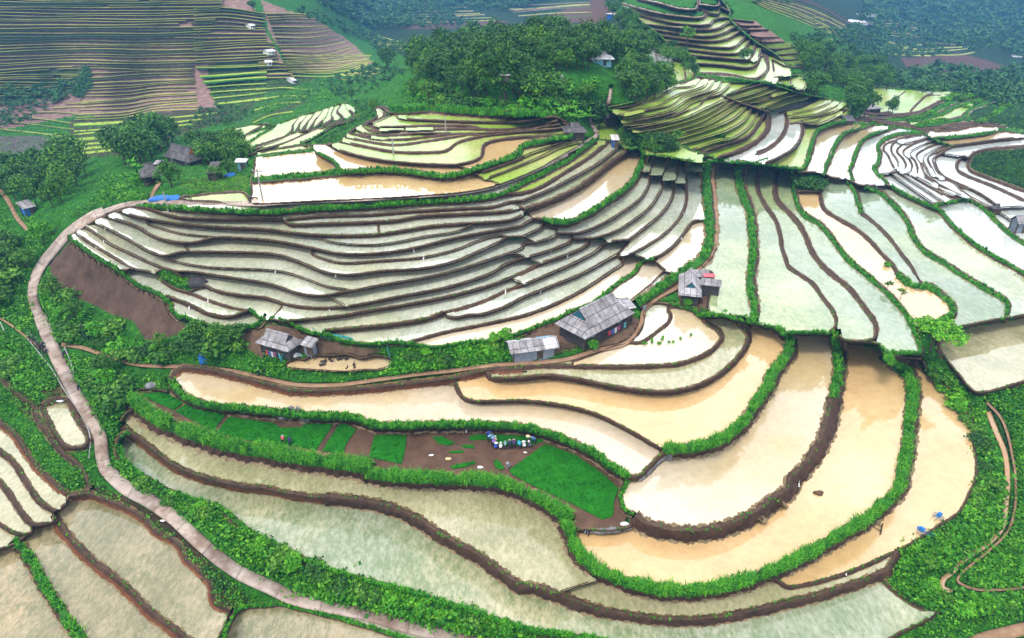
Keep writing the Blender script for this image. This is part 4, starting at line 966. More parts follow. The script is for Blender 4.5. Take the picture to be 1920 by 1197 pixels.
for x, y, h, k, l in ((322, 350, 50, ('round', 0), "round pale green tree in front of the dark roofed farmhouse"), (404, 338, 30, ('round', 1), "small round tree beside the lean-to hut roof"), (430, 330, 34, ('round', 0), "young round tree left of the blue grey shed"),
    (262, 352, 28, ('bright', 0), "leafy shrub below the open hut with posts"), (84, 458, 44, ('bright', 0), "bright yellow green tree left of the road bend"), (50, 505, 42, ('round', 1), "pale grey green tree standing alone by the road below the bright one"),
    (103, 558, 44, ('broad', 1), "leafy tree right of the road at the corner of the brown field"), (146, 600, 40, ('broad', 3), "young tree on the green slope beside the brown field"), (302, 655, 32, ('open', 0), "thin tree standing at the foot of the brown field"),
    (1112, 658, 24, ('bright', 0), "small bright green tree at the front of the big grey roofed house"), (1287, 578, 22, ('bright', 0), "small bright green tree at the front of the patchwork roofed house"), (1357, 588, 12, ('bush', 1), "small bush at the corner of the patchwork roofed house yard"),
    (926, 648, 28, ('bright', 0), "leafy tree at the edge of the vegetable garden"), (948, 645, 34, ('bright', 0), "taller leafy tree at the edge of the vegetable garden by the shed"), (972, 662, 30, ('broad', 1), "dense tree touching the left end of the patched shed"),
    (1743, 660, 58, ('spread', 0), "wide spreading bright green tree at the corner of the pale square paddy"), (1285, 98, 42, ('open', 0), "tall open tree on the high terraced slope"), (1393, 122, 28, ('broad', 0), "bushy tree on the right part of the high terraced slope"),
    (1265, 282, 36, ('open', 0), "open crowned tree at the foot of the green terraces"), (1341, 308, 54, ('open', 0), "tall thin tree by the path where the long paddies begin"), (1662, 547, 22, ('open', 0), "umbrella shaped sapling on the bund of the orange pond"), (1687, 563, 24, ('open', 0), "forked sapling on the bund of the orange pond, lower down"),
    (1664, 500, 12, ('bush', 1), "low bush standing in the orange pond"), (1122, 243, 50, ('tall', 1), "dark tree at the bend of the narrow road"), (726, 132, 40, ('broad', 2), "lone dark tree at the left foot of the knoll"), (476, 24, 20, ('broad', 0), "lone tree on the ridge of the purple hillside"),
    (700, 208, 20, ('broad', 1), "small tree above the yellow fan of paddies"), (660, 190, 22, ('tall', 0), "slim tree between the yellow paddies and the knoll"), (805, 195, 40, ('broad', 3), "bushy tree in the garden at the left foot of the knoll"), (200, 705, 45, ('broad', 0), "dark bushy tree right of the road below the red path")):
    add_tree(x, y, h, k, 'bush' if k[0] == 'bush' else 'tree', l, 'bush' if k[0] == 'bush' else 'tree')
grove("# 770,165 850,178 905,200 1000,205 1040,170 1110,170 1100,200 1000,212 880,208 780,195", 34, 13, (14, 30), BU+R2+[('bright', 0), ('bush', 1)], 'orchard_shrub', "shrub or young fruit tree in the gardens in front of the knoll wood", 'shrub', 'shrubs in front of the knoll wood', 1.2)
for x, y, h in ((1508, 352, 26), (1524, 356, 28), (1541, 354, 22)): add_tree(x, y, h, ('bush', 2), 'bush', "dark round bush at the top end of the orange pond", 'bush', 'bushes at the top of the orange pond', 1.1)
grove("# 1095,165 1118,158 1122,175 1100,185", 5, 8, (16, 24), [('banana', 0)], 'banana_plant', "banana plant beside the narrow road on the knoll", 'plant', 'banana plants beside the knoll road', 1.2)
grove("# 1040,205 1110,205 1118,235 1075,240 1050,225", 16, 11, (14, 24), [('banana', 0)], 'banana_plant', "broad leaved plant in the thicket left of the narrow road", 'plant', 'broad leaved plants left of the narrow road', 1.4)
grove("# 860,158 900,145 905,165 870,172", 7, 9, (16, 24), [('banana', 0)], 'banana_plant', "banana plant in the garden in front of the knoll wood", 'plant', 'banana plants in front of the knoll wood', 1.2)
for x, y in ((250, 318), (258, 326), (432, 286), (428, 292)): add_tree(x, y, 22, ('banana', 0), 'banana_plant', "banana plant with drooping leaves by the farmhouse huts", 'plant', 'banana plants by the farmhouse huts', 1.2)
# far woods: one mass of crowns
def build_forest():
    Vs, Fs, Ts, n = [], [], [], 0; rng = np.random.default_rng(11)
    protos = []
    for i in range(4):
        cm = crown_mesh('w', lobes(4, .28, .35, .7, .22, .3), 34, 5, .085, 70+i, 1, .08); v = np.empty(len(cm.vertices)*3, np.float32); cm.vertices.foreach_get('co', v); t = np.empty(len(cm.polygons), np.float32); cm.attributes['tint'].data.foreach_get('value', t); protos.append((v.reshape(-1, 3), t)); bpy.data.meshes.remove(cm)
    for poly, md, hp in (("# 575,-35 760,-35 790,10 775,40 760,55 700,55 640,35 600,10", 9, (16, 24)), ("# 850,5 880,0 960,-20 1000,-30 1110,-35 1010,10 960,20 900,25 860,20", 11, (12, 18)), ("# 1390,-35 1440,-35 1500,-5 1480,10 1430,5", 9, (10, 16)), ("# 690,0 860,5 850,40 900,52 760,56 700,50", 9, (10, 18)), ("# 1600,100 1690,85 1760,92 1780,105 1690,112 1640,108", 10, (8, 14)),
        ("# 1610,40 1640,-35 2120,-35 2120,120 1925,118 1880,95 1830,100 1760,85 1690,80 1640,70 1600,60", 12, (13, 22)), ("# 1670,150 1760,125 1850,150 1925,125 2100,130 2100,190 1880,200 1800,178 1700,175", 12, (14, 26)), ("# 1550,60 1610,55 1660,80 1660,120 1600,105 1540,80 1500,85 1480,75", 10, (10, 18)),
        ("# 560,20 640,45 700,75 760,85 770,100 720,110 690,80 640,60 580,40", 11, (10, 18)), ("# 0,170 90,165 160,150 165,165 100,200 40,235 -60,250 -60,180", 12, (8, 18)), ("# 160,132 168,132 172,165 150,190 140,180 158,160", 6, (8, 14)), ("# 610,160 700,125 760,140 740,150 690,175 640,190", 11, (8, 16)), ("# 370,210 430,200 480,215 430,235 350,245", 10, (7, 13)), ("# 1210,-35 1180,-35 1140,5 1150,25", 9, (14, 20))):
        for x, y in scatter(PP(poly), 900, md):
            px, py, pz = place(x, y); D = slant(x, y, pz); h = rng.uniform(*hp)*D/FX; v, t = protos[rng.integers(4)]; a = rng.uniform(0, 6.28); c, s = math.cos(a), math.sin(a)
            q = v*np.array([h*1.25, h*1.25, h]); q = np.stack([q[:, 0]*c-q[:, 1]*s+px, q[:, 0]*s+q[:, 1]*c+py, q[:, 2]+pz-.15*h], 1)
            Vs.append(q); Ts.append(np.clip(t+rng.uniform(-.25, .25), 0, 1))
    V = np.concatenate(Vs); me = mesh_np('forest', V, np.arange(len(V)).reshape(-1, 4), tint=np.concatenate(Ts))
    o = link('forest', me, [M['far_leaf']], kind='stuff'); tag(o, "far dark woods massed on the valley slopes", 'woods')
build_forest()
# undergrowth and crops: leafy tufts over banks and gardens
def near_ways():
    m = np.zeros((HT, WD), bool)
    for kd, t, s, P in LINES:
        if kd not in 'rps': continue
        N = normals(P)
        for o in np.arange(-t*.5-8, t*.5+5, 1.0):
            q = P+N*o; q = np.vstack([q, (q[:-1]+q[1:])/2]); i = np.round(q[:, 0]-X0).astype(int); j = np.round(q[:, 1]-Y0).astype(int)
            for a in (0, 1): ok = (i+a >= 0) & (j >= 0) & (i+a < WD) & (j < HT); m[j[ok], i[ok]+a] = True
    return m
def build_cover():
    WAY = near_ways()
    rng = np.random.default_rng(9); acc = {'under': [[], [], []], 'bright_leaf': [[], [], []], 'dark_leaf': [[], [], []]}
    def clump(p, r, n, mat, up=.7):
        C = p+rng.normal(0, 1, (n, 3))*np.array([r, r, r*.45])*.5+np.array([0, 0, r*.35]); O = np.tile([0, 0, up], (n, 1)); V, F = leaf_quads(C, O, r*.17, rng, .7)
        a = acc[mat]; a[0].append(V); a[2].append(np.clip(rng.uniform(.15, .85)+rng.normal(0, .1, n), 0, 1))
    for poly, mat, sp, r, n in (("# -60,400 20,385 60,410 110,450 100,470 60,520 55,600 90,680 60,640 0,595 -60,580", 'under', 6, .9, 12), ("# 190,330 240,330 285,372 200,392 150,410 120,420 180,370", 'under', 6, .9, 12), ("# 95,540 150,590 235,640 330,672 320,700 250,685 120,650 85,600 75,550", 'bright_leaf', 5.2, .9, 13),
        ("# -60,610 30,635 80,690 112,725 60,735 0,700 -60,690", 'under', 4.6, .85, 14), ("# 128,655 240,690 250,720 235,745 215,800 200,850 185,800 160,740 135,690", 'under', 5, .8, 13), ("# 250,690 330,695 310,715 300,735 330,760 262,735", 'under', 5, .7, 13), ("# 715,705 760,660 830,650 960,640 975,660 950,672 850,688 760,700", 'bright_leaf', 4.6, .8, 14),
        ("# 470,690 500,670 545,680 545,700 480,705", 'under', 4.6, .8, 13), ("# 1745,675 1790,720 1830,770 1850,830 1860,900 1880,900 1880,960 1860,1010 1810,1050 1760,1070 1700,1050 1690,1030 1760,1000 1810,960 1830,880 1815,800 1780,740 1730,690", 'under', 5, 1.0, 14),
        ("# 1690,1040 1720,1080 1760,1120 1900,1110 1960,1130 1900,1150 1760,1150 1700,1120 1680,1080", 'under', 5.5, .9, 13), ("# 1850,740 2000,715 2000,1095 1800,1100 1880,1010 1905,910 1890,830", 'under', 5, .75, 13), ("# 400,995 440,1000 530,1045 545,1060 520,1080 480,1050 420,1010", 'under', 5, 1.0, 14),
        ("# 540,1100 640,1085 740,1115 860,1150 960,1185 1000,1200 980,1215 850,1180 720,1150 600,1120", 'under', 5, 1.0, 14), ("# 200,860 260,890 380,950 410,970 400,990 330,960 230,910", 'under', 5, .8, 13), ("# 225,905 340,960 400,1040 440,1090 430,1110 395,1090 340,1000 290,970 180,915", 'dark_leaf', 7, .6, 9),
        ("# 1000,165 1050,160 1110,185 1110,215 1060,230 1000,205", 'under', 5, 1.0, 10), ("# 760,160 840,180 900,200 1000,205 960,212 800,205 750,190", 'under', 5.5, 1.0, 10), ("# 740,205 1010,212 1005,222 860,222 760,215", 'bright_leaf', 4.5, 1.0, 11), ("# 660,190 720,190 700,210 720,225 600,280 560,282 600,260 670,225", 'dark_leaf', 5, .7, 10),
        ("# 480,205 560,165 600,150 630,160 660,175 600,195 560,190 500,215", 'under', 4.5, .8, 9), ("# 1145,240 1190,262 1300,300 1260,300 1180,275 1150,262", 'under', 4.5, .8, 9), ("# 330,335 470,335 465,352 420,358 340,352", 'bright_leaf', 6, .5, 8), ("# 300,505 330,515 372,530 350,540 310,525 295,515", 'under', 4, .7, 12), ("# 1690,225 1760,215 1790,225 1720,245 1690,240", 'under', 4, .8, 9),
        ("# 1800,240 1950,212 2000,215 2000,245 1900,238", 'dark_leaf', 4, .6, 8), ("# 1820,292 1850,282 2000,274 2000,380 1900,352 1820,325", 'dark_leaf', 3.8, .6, 8), ("# 1200,560 1250,530 1260,545 1215,575", 'under', 4, .8, 10), ("# 245,395 470,395 960,378 955,370 480,386 250,388", 'under', 4, .7, 10), ("# 0,735 30,720 60,735 90,745 60,770 30,760", 'under', 5, .7, 9), ("# -40,985 30,985 35,1015 0,1020 -40,1020", 'bright_leaf', 4.5, .8, 12),
        ("# 120,885 160,880 165,915 130,905", 'under', 5, .7, 10), ("# 1470,300 1500,240 1505,300 1500,330", 'under', 4, .8, 9)):
        P = np.array(PP(poly)); lo, hi = P.min(0), P.max(0); nx = int((hi[0]-lo[0])/sp)+1; ny = int((hi[1]-lo[1])/(sp*.75))+1
        X, Y = np.meshgrid(lo[0]+np.arange(nx)*sp, lo[1]+np.arange(ny)*sp*.75); X = X+rng.uniform(-.5, .5, X.shape)*sp; Y = Y+rng.uniform(-.5, .5, X.shape)*sp*.75
        i = np.clip((X-X0).astype(int), 0, WD-1); j = np.clip((Y-Y0).astype(int), 0, HT-1); lab = LAB[j, i]; k = inside(P, X, Y) & np.isnan(LEVEL_OF[lab]) & (lab > 0) & ~WAY[np.clip(j-9, 0, HT-1), i] & ~WAY[np.clip(j-4, 0, HT-1), i] & ~WAY[j, i]
        for x, y in zip(X[k], Y[k]):
            px, py, pz = place(x, y); D = slant(x, y, pz); clump(np.array([px, py, pz]), r*rng.uniform(.6, 1.35)*max(1, D*.006), int(n*1.9), mat)
    # thin weeds on all other green ground
    BARE = [poly for c, poly in ZONES if c in (BROWN, YARD, PLUM)]
    X, Y = np.meshgrid(np.arange(-60, 1990, 6.0), np.arange(150, 1260, 4.6)); X = X+rng.uniform(-4, 4, X.shape); Y = Y+rng.uniform(-3, 3, X.shape)
    i = np.clip((X-X0).astype(int), 0, WD-1); j = np.clip((Y-Y0).astype(int), 0, HT-1); lab = LAB[j, i]; k = np.isnan(LEVEL_OF[lab]) & (lab > 0) & ~WAY[np.clip(j-4, 0, HT-1), i] & ~WAY[j, i]
    for poly in BARE: k &= ~inside(poly, X, Y)
    for x, y in zip(X[k], Y[k]):
        px, py, pz = place(x, y); D = slant(x, y, pz); clump(np.array([px, py, pz-.05]), rng.uniform(.35, .75)*max(1, D*.0065), 9, 'under' if rng.random() < .75 else 'dark_leaf' if rng.random() < .5 else 'bright_leaf')
    nm = {'under': ('undergrowth', "green undergrowth on the banks and slopes"), 'bright_leaf': ('leafy_undergrowth', "bright green vegetable plants and weeds"), 'dark_leaf': ('dark_undergrowth', "dark green field crops and weeds")}
    for m, (V, F, T) in acc.items():
        V = np.concatenate(V); o = link(nm[m][0], mesh_np(nm[m][0], V, np.arange(len(V)).reshape(-1, 4), tint=np.concatenate(T)), [M[m]], kind='stuff'); tag(o, nm[m][1], 'undergrowth')
build_cover()
for poly, n, md, hp, lab in (("# 180,712 240,716 246,745 224,785 206,760", 9, 15, (18, 40), "shrub on the bank between road and seedbeds"), ("# 125,560 150,590 235,640 330,672 250,680 140,640 115,600", 22, 15, (16, 34), "shrub on the green slope below the brown field"), ("# -50,640 10,655 55,695 50,725 0,700 -50,690", 12, 14, (14, 26), "leafy shrub in the dense plot left of the concrete road"),
    ("# 1745,675 1790,720 1840,830 1862,930 1840,1000 1800,1045 1720,1060 1760,1000 1830,900 1815,800 1760,730", 28, 17, (16, 32), "shrub on the overgrown bank along the brown stream"), ("# 410,1000 530,1045 640,1090 740,1120 860,1155 960,1190 900,1175 760,1135 600,1095 480,1040", 24, 16, (14, 34), "shrub on the verge between the road and the long lower paddy"), ("# 230,890 380,955 400,985 300,940", 8, 14, (12, 24), "small shrub on the bank above the lower road"), ("# 720,700 770,665 830,655 950,645 960,668 840,690", 14, 13, (12, 24), "leafy plant in the vegetable garden below the basin terraces"), ("# 1700,1080 1780,1130 1900,1120 1950,1140 1800,1150", 9, 16, (14, 30), "shrub at the lower right corner near the track")):
    grove(poly, n, md, hp, [('bush', 0), ('bush', 1), ('bush', 2), ('bush', 0), ('bright', 0)], 'shrub', lab, 'shrub', 'shrubs: '+lab.split(' ', 2)[2], 1.25)
def build_grass():
    rng = np.random.default_rng(4); tall, low = [[], []], [[], []]
    for p, D, kd, t in SPOTS:
        k = D/FX
        if kd == 'G': n, L, w, acc = (16, .55+.45*t/26, .045, tall) if D < 140 else (8, 1.4, .08, tall)
        elif kd == 'g': n, L, w, acc = (9, min(.7, .25+t*k*.35), .04+.0003*D, low) if D < 130 else (5, min(.8, .25+t*k*.4), .10, low)
        else: n, L, w, acc = 5, .35, .03+.0003*D, low
        a = rng.uniform(0, 6.28, n); lean = rng.uniform(.15, .75, n); ln = L*rng.uniform(.6, 1.25, n); d = np.stack([np.cos(a), np.sin(a), np.zeros(n)], 1); s = np.stack([-np.sin(a), np.cos(a), np.zeros(n)], 1)*(w*rng.uniform(.7, 1.3, n))[:, None]
        b = np.asarray(p)+rng.normal(0, .16*L, (n, 3))*np.array([1, 1, 0]); m = b+d*(ln*lean*.35)[:, None]+np.array([0, 0, 1])*(ln*.62)[:, None]; e = b+d*(ln*lean)[:, None]+np.array([0, 0, 1])*(ln*(.95-.45*lean))[:, None]
        V = np.stack([b-s, b+s, m+s*.9, m-s*.9, m-s*.9, m+s*.9, e+s*.15, e-s*.15], 1).reshape(-1, 3); acc[0].append(V); q = np.clip(rng.uniform(.2, .8)+rng.normal(0, .12, n), 0, 1); acc[1].append(np.repeat(q, 2))
    for nm, (V, T), lab in (('tall_grass', tall, "tall fodder grass growing along the broad bunds"), ('bund_grass', low, "short grass and weeds growing on the bunds")):
        V = np.concatenate(V); o = link(nm, mesh_np(nm, V, np.arange(len(V)).reshape(-1, 4), tint=np.concatenate(T)), [M['blade']], kind='stuff'); tag(o, lab, 'grass')
build_grass()
# a row of maize along the road and rows of shrubs between the far fields
def build_rows():
    for pts, n, hp, lab in (("D 1500,770 1560,740 1640,715 1710,705", 9, 9, "small leafy shrub in the hedge of the dark green field, upper row"), ("D 1590,880 1680,840 1780,770 1880,735 1918,730", 14, 8, "small leafy shrub in the middle hedge between dark green fields"), ("D 1090,865 1170,845 1250,825", 8, 10, "clipped green shrub in the hedge between narrow ponds"), ("D 1160,905 1260,880 1350,865", 9, 9, "low green shrub in the hedge below the narrow ponds"),
        ("D 1350,720 1400,695 1440,685", 5, 9, "shrub on the bund beside the glinting channel"), ("D 1470,720 1510,695 1560,685", 5, 9, "shrub right of the glinting channel")):
        P = smooth(parse_pts(pts), 1.0)
        for i in range(n): q = P[int(i*(len(P)-1)/(n-1))]; add_tree(q[0], q[1]+2, hp*random.uniform(.85, 1.2), random.choice([('bush', 0), ('bush', 1)]), 'hedge_shrub', lab, 'shrub', lab.split(' in ')[-1].split(' on ')[-1].replace('the ', 'shrubs: ', 1) if ' in ' in lab or ' on ' in lab else 'shrubs right of the channel', 1.4)
build_rows()
# ---- houses
def sheet_mat(name, a, b, mortar, sx=1.05, sy=1.2, rough=.7, metal=0):
    """roof of overlapping sheets: joints, tint per sheet, stains"""
    m, n, l, bs = new_mat(name, rough, .3); t = n.new("ShaderNodeTexCoord"); br = n.new("ShaderNodeTexBrick")
    br.offset = 0; br.inputs['Color1'].default_value = (*a, 1); br.inputs['Color2'].default_value = (*b, 1); br.inputs['Mortar'].default_value = (*mortar, 1)
    br.inputs['Scale'].default_value = 1; br.inputs['Mortar Size'].default_value = .045; br.inputs['Brick Width'].default_value = sx; br.inputs['Row Height'].default_value = sy; br.inputs['Bias'].default_value = 0
    l.new(t.outputs['Object'], br.inputs['Vector']); q = noise(n, l, .9, 5, .7, t.outputs['Object']); r = ramp(n, [(.28, (.38, .34, .31)), (.5, (.85, .83, .82)), (.72, (1.3, 1.3, 1.33))]); l.new(q.outputs['Fac'], r.inputs[0])
    l.new(mixc(n, l, 1.0, br.outputs['Color'], r.outputs[0], 'MULTIPLY'), bs.inputs['Base Color'])
    w = n.new("ShaderNodeTexWave"); w.inputs['Scale'].default_value = 2.2; l.new(t.outputs['Object'], w.inputs['Vector']); bp = n.new("ShaderNodeBump"); bp.inputs['Strength'].default_value = .35; bp.inputs['Distance'].default_value = .08
    l.new(w.outputs['Fac'], bp.inputs['Height']); l.new(bp.outputs[0], bs.inputs['Normal']); return m
M['roof_grey'] = sheet_mat('cement_sheet_roof', (.27, .255, .27), (.40, .385, .40), (.09, .085, .09))
M['roof_pale'] = sheet_mat('pale_sheet_roof', (.40, .39, .42), (.58, .57, .60), (.10, .10, .12), .95, 1.0)
M['roof_dark'] = sheet_mat('dark_sheet_roof', (.085, .08, .088), (.15, .14, .15), (.04, .038, .04))
M['roof_white'] = sheet_mat('white_sheet_roof', (.70, .70, .72), (.82, .82, .84), (.35, .35, .37))
M['wood'] = mat_noise('old_timber', [(.3, (.045, .032, .024)), (.7, (.12, .09, .065))], 1.5, .9, .5, obj=True)
M['wall_dark'] = mat_noise('dark_plank_wall', [(.3, (.03, .028, .03)), (.7, (.075, .07, .072))], 1.2, .9, .4, obj=True)
M['wall_blue'] = mat_noise('blue_grey_wall', [(.3, (.16, .19, .24)), (.7, (.27, .30, .36))], .8, .8, .2, obj=True)
M['teal'] = mat_noise('teal_painted_board', [(.3, (.02, .085, .13)), (.7, (.035, .14, .20))], .9, .6, .1, obj=True)
M['blue'] = mat_noise('blue_tarpaulin', [(.3, (.015, .10, .42)), (.7, (.04, .22, .62))], 1.2, .5, .5, obj=True)
M['cyan'] = mat_noise('pale_blue_paint', [(.3, (.16, .42, .60)), (.7, (.28, .56, .72))], 1, .6, obj=True)
M['pink'] = mat_noise('pink_sheet', [(.3, (.55, .09, .13)), (.7, (.75, .16, .20))], 1, .6, .2, obj=True)
M['orange'] = mat_noise('orange_board', [(.3, (.42, .09, .03)), (.7, (.60, .17, .06))], 1, .7, .2, obj=True)
M['white'] = mat_noise('white_plastic', [(.3, (.66, .66, .66)), (.7, (.82, .82, .82))], 1, .6, obj=True) if False else mat_noise('white_plastic', [(.3, (.62, .62, .63)), (.7, (.80, .80, .80))], 1, .6, obj=True)
def poly_mesh(name, faces, mat, parent=None, thick=0.0, loc=None):
    """mesh from a list of polygons (lists of points); thick gives the sheet a body"""
    V, F = [], []
    for f in faces: F.append(list(range(len(V), len(V)+len(f)))); V += [tuple(p) for p in f]
    me = bpy.data.meshes.new(name); me.from_pydata(V, [], F)
    bm = bmesh.new(); bm.from_mesh(me); bmesh.ops.remove_doubles(bm, verts=bm.verts, dist=1e-4); bmesh.ops.recalc_face_normals(bm, faces=bm.faces); bm.to_mesh(me); bm.free()
    o = link(name, me, [mat], parent)
    if thick:
        s = o.modifiers.new('body', 'SOLIDIFY'); s.thickness = thick; s.offset = 0
    return o
def box_pts(x0, x1, y0, y1, z0, z1):
    p = [(x, y, z) for z in (z0, z1) for y in (y0, y1) for x in (x0, x1)]
    return [[p[i] for i in f] for f in ((0, 1, 3, 2), (4, 5, 7, 6), (0, 1, 5, 4), (2, 3, 7, 6), (0, 2, 6, 4), (1, 3, 7, 5))]
def boxes(name, bx, mat, parent=None):
    return poly_mesh_nodup(name, sum((box_pts(*b) for b in bx), []), mat, parent)
def poly_mesh_nodup(name, faces, mat, parent):
    V, F = [], []
    for f in faces: F.append(list(range(len(V), len(V)+len(f)))); V += f
    me = bpy.data.meshes.new(name); me.from_pydata(V, [], F); bm = bmesh.new(); bm.from_mesh(me); bmesh.ops.remove_doubles(bm, verts=bm.verts, dist=1e-5); bmesh.ops.recalc_face_normals(bm, faces=bm.faces); bm.to_mesh(me); bm.free()
    return link(name, me, [mat], parent)
def frame_from(A, B, C, hw, W=None):
    """ground frame from the three eave corners of a roof in the picture: front left, front right, back left"""
    cx = (B[0]+C[0])/2; cy = (B[1]+C[1])/2; zg = float(bil(SURF, cx, cy+8)); 
    for _ in range(3): D = slant(cx, cy, zg); zg = float(bil(SURF, cx, cy+hw*.85*FX/D))
    a, b, c = (Vector(ground(p[0], p[1], zg+hw)) for p in (A, B, C)); ex = (b-a); L = ex.length; ex.normalize(); ey = Vector((-ex.y, ex.x, 0)); w = (c-a).dot(ey) if W is None else W
    skew = (c-a).dot(ex); o = a+ex*(L/2)+ey*(w/2); o.z = zg; return o, math.atan2(ex.y, ex.x), L, abs(w)
def roof_faces(L, W, z, hr, kind):
    x, y = L/2, W/2
    if kind == 'gable': return [[(-x, -y, z), (x, -y, z), (x, 0, z+hr), (-x, 0, z+hr)], [(x, y, z), (-x, y, z), (-x, 0, z+hr), (x, 0, z+hr)]]
    if kind == 'mono': return [[(-x, -y, z), (x, -y, z), (x, y, z+hr), (-x, y, z+hr)]]
    i = min(W*.32, L*.3); k = .55                                      # hipped ends below small gables
    y2 = y*(1-k); h2 = hr*k
    return [[(-x, -y, z), (x, -y, z), (x-i, -y2, z+h2), (-x+i, -y2, z+h2)], [(-x+i, -y2, z+h2), (x-i, -y2, z+h2), (x-i, 0, z+hr), (-x+i, 0, z+hr)], [(x, y, z), (-x, y, z), (-x+i, y2, z+h2), (x-i, y2, z+h2)],
        [(x-i, y2, z+h2), (-x+i, y2, z+h2), (-x+i, 0, z+hr), (x-i, 0, z+hr)], [(-x, y, z), (-x, -y, z), (-x+i, -y2, z+h2), (-x+i, y2, z+h2)], [(x, -y, z), (x, y, z), (x-i, y2, z+h2), (x-i, -y2, z+h2)]]
def house(name, label, cat, A, B, C, hw, hr, roof='roof_grey', kind='hip', wall='wall_dark', gable=None, open_=False, base=0.0, W=None, inset=.7, door=True, windows=2, group=None):
    o, yaw, L, W = frame_from(A, B, C, hw, W); e = bpy.data.objects.new(name, None); COL.objects.link(e); e.location = o; e.rotation_euler = (0, 0, yaw); tag(e, label, cat, group)
    poly_mesh('roof', roof_faces(L, W, hw, hr, kind), M[roof], e, .09)
    ins = min(inset, W*.16, L*.14); x, y = L/2-ins, W/2-ins; lift = hr*ins/(W/2)*.8 if kind != 'mono' else 0
    if kind != 'mono': boxes('ridge_cap', [(-L/2+(min(W*.32, L*.3) if kind == 'hip' else 0), L/2-(min(W*.32, L*.3) if kind == 'hip' else 0), -.16, .16, hw+hr-.02, hw+hr+.09)], M['roof_pale' if roof != 'roof_dark' else 'roof_dark'], e)
    if gable:
        i = min(W*.32, L*.3)*.93 if kind == 'hip' else ins*.5; k = .55 if kind == 'hip' else .08; y2 = W/2*(1-k); h2 = hr*k
        for s in (-1, 1): poly_mesh('gable', [[(s*(L/2-i), -y2+.1, hw+h2), (s*(L/2-i), y2-.1, hw+h2), (s*(L/2-i), 0, hw+hr-.12)]], M[gable], e, .06)
    elif kind == 'gable':
        for s in (-1, 1): poly_mesh('gable', [[(s*x, -y, hw+.05), (s*x, y, hw+.05), (s*x, 0, hw+hr-.25)]], M[wall], e, .06)
    pr = .09
    for sx in (-1, 1):
        for sy in (-1, 1): boxes('post', [(sx*x-pr, sx*x+pr, sy*y-pr, sy*y+pr, -.6, hw+lift*.5)], M['wood'], e)
    if not open_:
        w = boxes('wall', [(-x+pr, x-pr, -y+.02, y-.02, -.5+base, hw+lift*.5)], M[wall], e); wl_ = w
        if door:
            d = boxes('door', [(-.45+L*.12, .45+L*.12, -y-.05, -y+.0, -.1+base, min(1.8, hw-.15)+base)], M['wood'], e)
        for k in range(windows): u = -x*.62+k*x*1.2; boxes('window', [(u-.4, u+.4, -y-.04, -y+.01, .55*hw+base, .9*hw+base)], M['wall_blue'], e)
    else:
        boxes('floor', [(-x, x, -y, y, -.5, .12)], M['wood'], e)
        boxes('back_wall', [(-x+.1, x-.1, y-.12, y-.02, .1, hw)], M['wall_dark'], e)
    return e
def px(a, b): return (a, b)
h = house('stilt_house', "big stilt house with a grey sheet roof and teal gable beside the curved paddies", 'house', (1097, 637), (1191, 587), (1037, 608), 2.1, 3.0, 'roof_grey', 'hip', 'wall_dark', 'teal', windows=3)
house('lean_to_shed', "small pale lean-to behind the right end of the big stilt house", 'shed', (1165, 583), (1193, 577), (1150, 568), 2.4, .5, 'roof_pale', 'mono', 'wall_dark', windows=0)
h = house('patched_shed', "low blue grey walled shed with a patched white roof below the big stilt house", 'shed', (957, 665), (1050, 653), (952, 640), 1.7, .9, 'roof_grey', 'gable', 'wall_blue', windows=2)
def sheet_on(e, x0, x1, y0, y1, z, mat, nm='patch_sheet', tilt=0.0): poly_mesh(nm, [[(x0, y0, z), (x1, y0, z), (x1, y1, z+tilt), (x0, y1, z+tilt)]], M[mat], e, .05)
def on_gable(e, hw, hr, W, u0, u1, v0, v1, mat, nm='patch_sheet'):
    zz = lambda v: hw+hr*(1-abs(v)/(W/2))+.10
    poly_mesh(nm, [[(u0, v0, zz(v0)), (u1, v0, zz(v0)), (u1, v1, zz(v1)), (u0, v1, zz(v1))]], M[mat], e, .04)
o_, y_, L_, W_ = frame_from((957, 665), (1050, 653), (952, 640), 1.7); 
on_gable(h, 1.7, .9, W_, L_*.20, L_*.46, -W_/2+.1, -.1, 'roof_white'); on_gable(h, 1.7, .9, W_, -L_*.48, L_*.02, .1, W_/2-.1, 'roof_white'); on_gable(h, 1.7, .9, W_, L_*.12, L_*.42, .1, W_/2-.2, 'cyan')
h = house('patchwork_house', "house with a pale patchwork sheet roof beside the footpath and the long green paddy", 'house', (1316, 558), (1314, 519), (1272, 563), 1.9, 2.0, 'roof_pale', 'hip', 'wall_dark', 'teal', windows=2)
boxes('side_wall', [(-2.2, 2.2, -3.7, -3.5, -.4, 2.3)], M['wall_dark'], h) if False else None
house('side_shed', "narrow grey roofed shed reaching from the patchwork house over the paddy", 'shed', (1313, 534), (1352, 539), (1315, 526), 1.9, .5, 'roof_grey', 'mono', 'wall_dark', windows=0, door=False)
h = house('back_shed', "weathered brown grey lean-to behind the patchwork house with a pink sheet on it", 'shed', (1296, 520), (1334, 520), (1298, 510), 1.9, .4, 'roof_grey', 'mono', 'wall_dark', windows=0, door=False)
sheet_on(h, .4, 2.4, -1.35, -.3, 2.08, 'pink', 'pink_sheet', .12)
h = house('thatch_grey_barn', "weathered grey barn with a silvery roof beside the muddy duck pond", 'barn', (477, 643), (541, 661), (503, 621), 1.4, 1.7, 'roof_grey', 'hip', 'wall_dark', 'wall_dark', windows=3)
house('annex_shed', "small pale roofed shed at the right end of the silvery barn", 'shed', (562, 647), (584, 653), (569, 634), 1.5, .6, 'roof_pale', 'mono', 'wall_blue', windows=0)
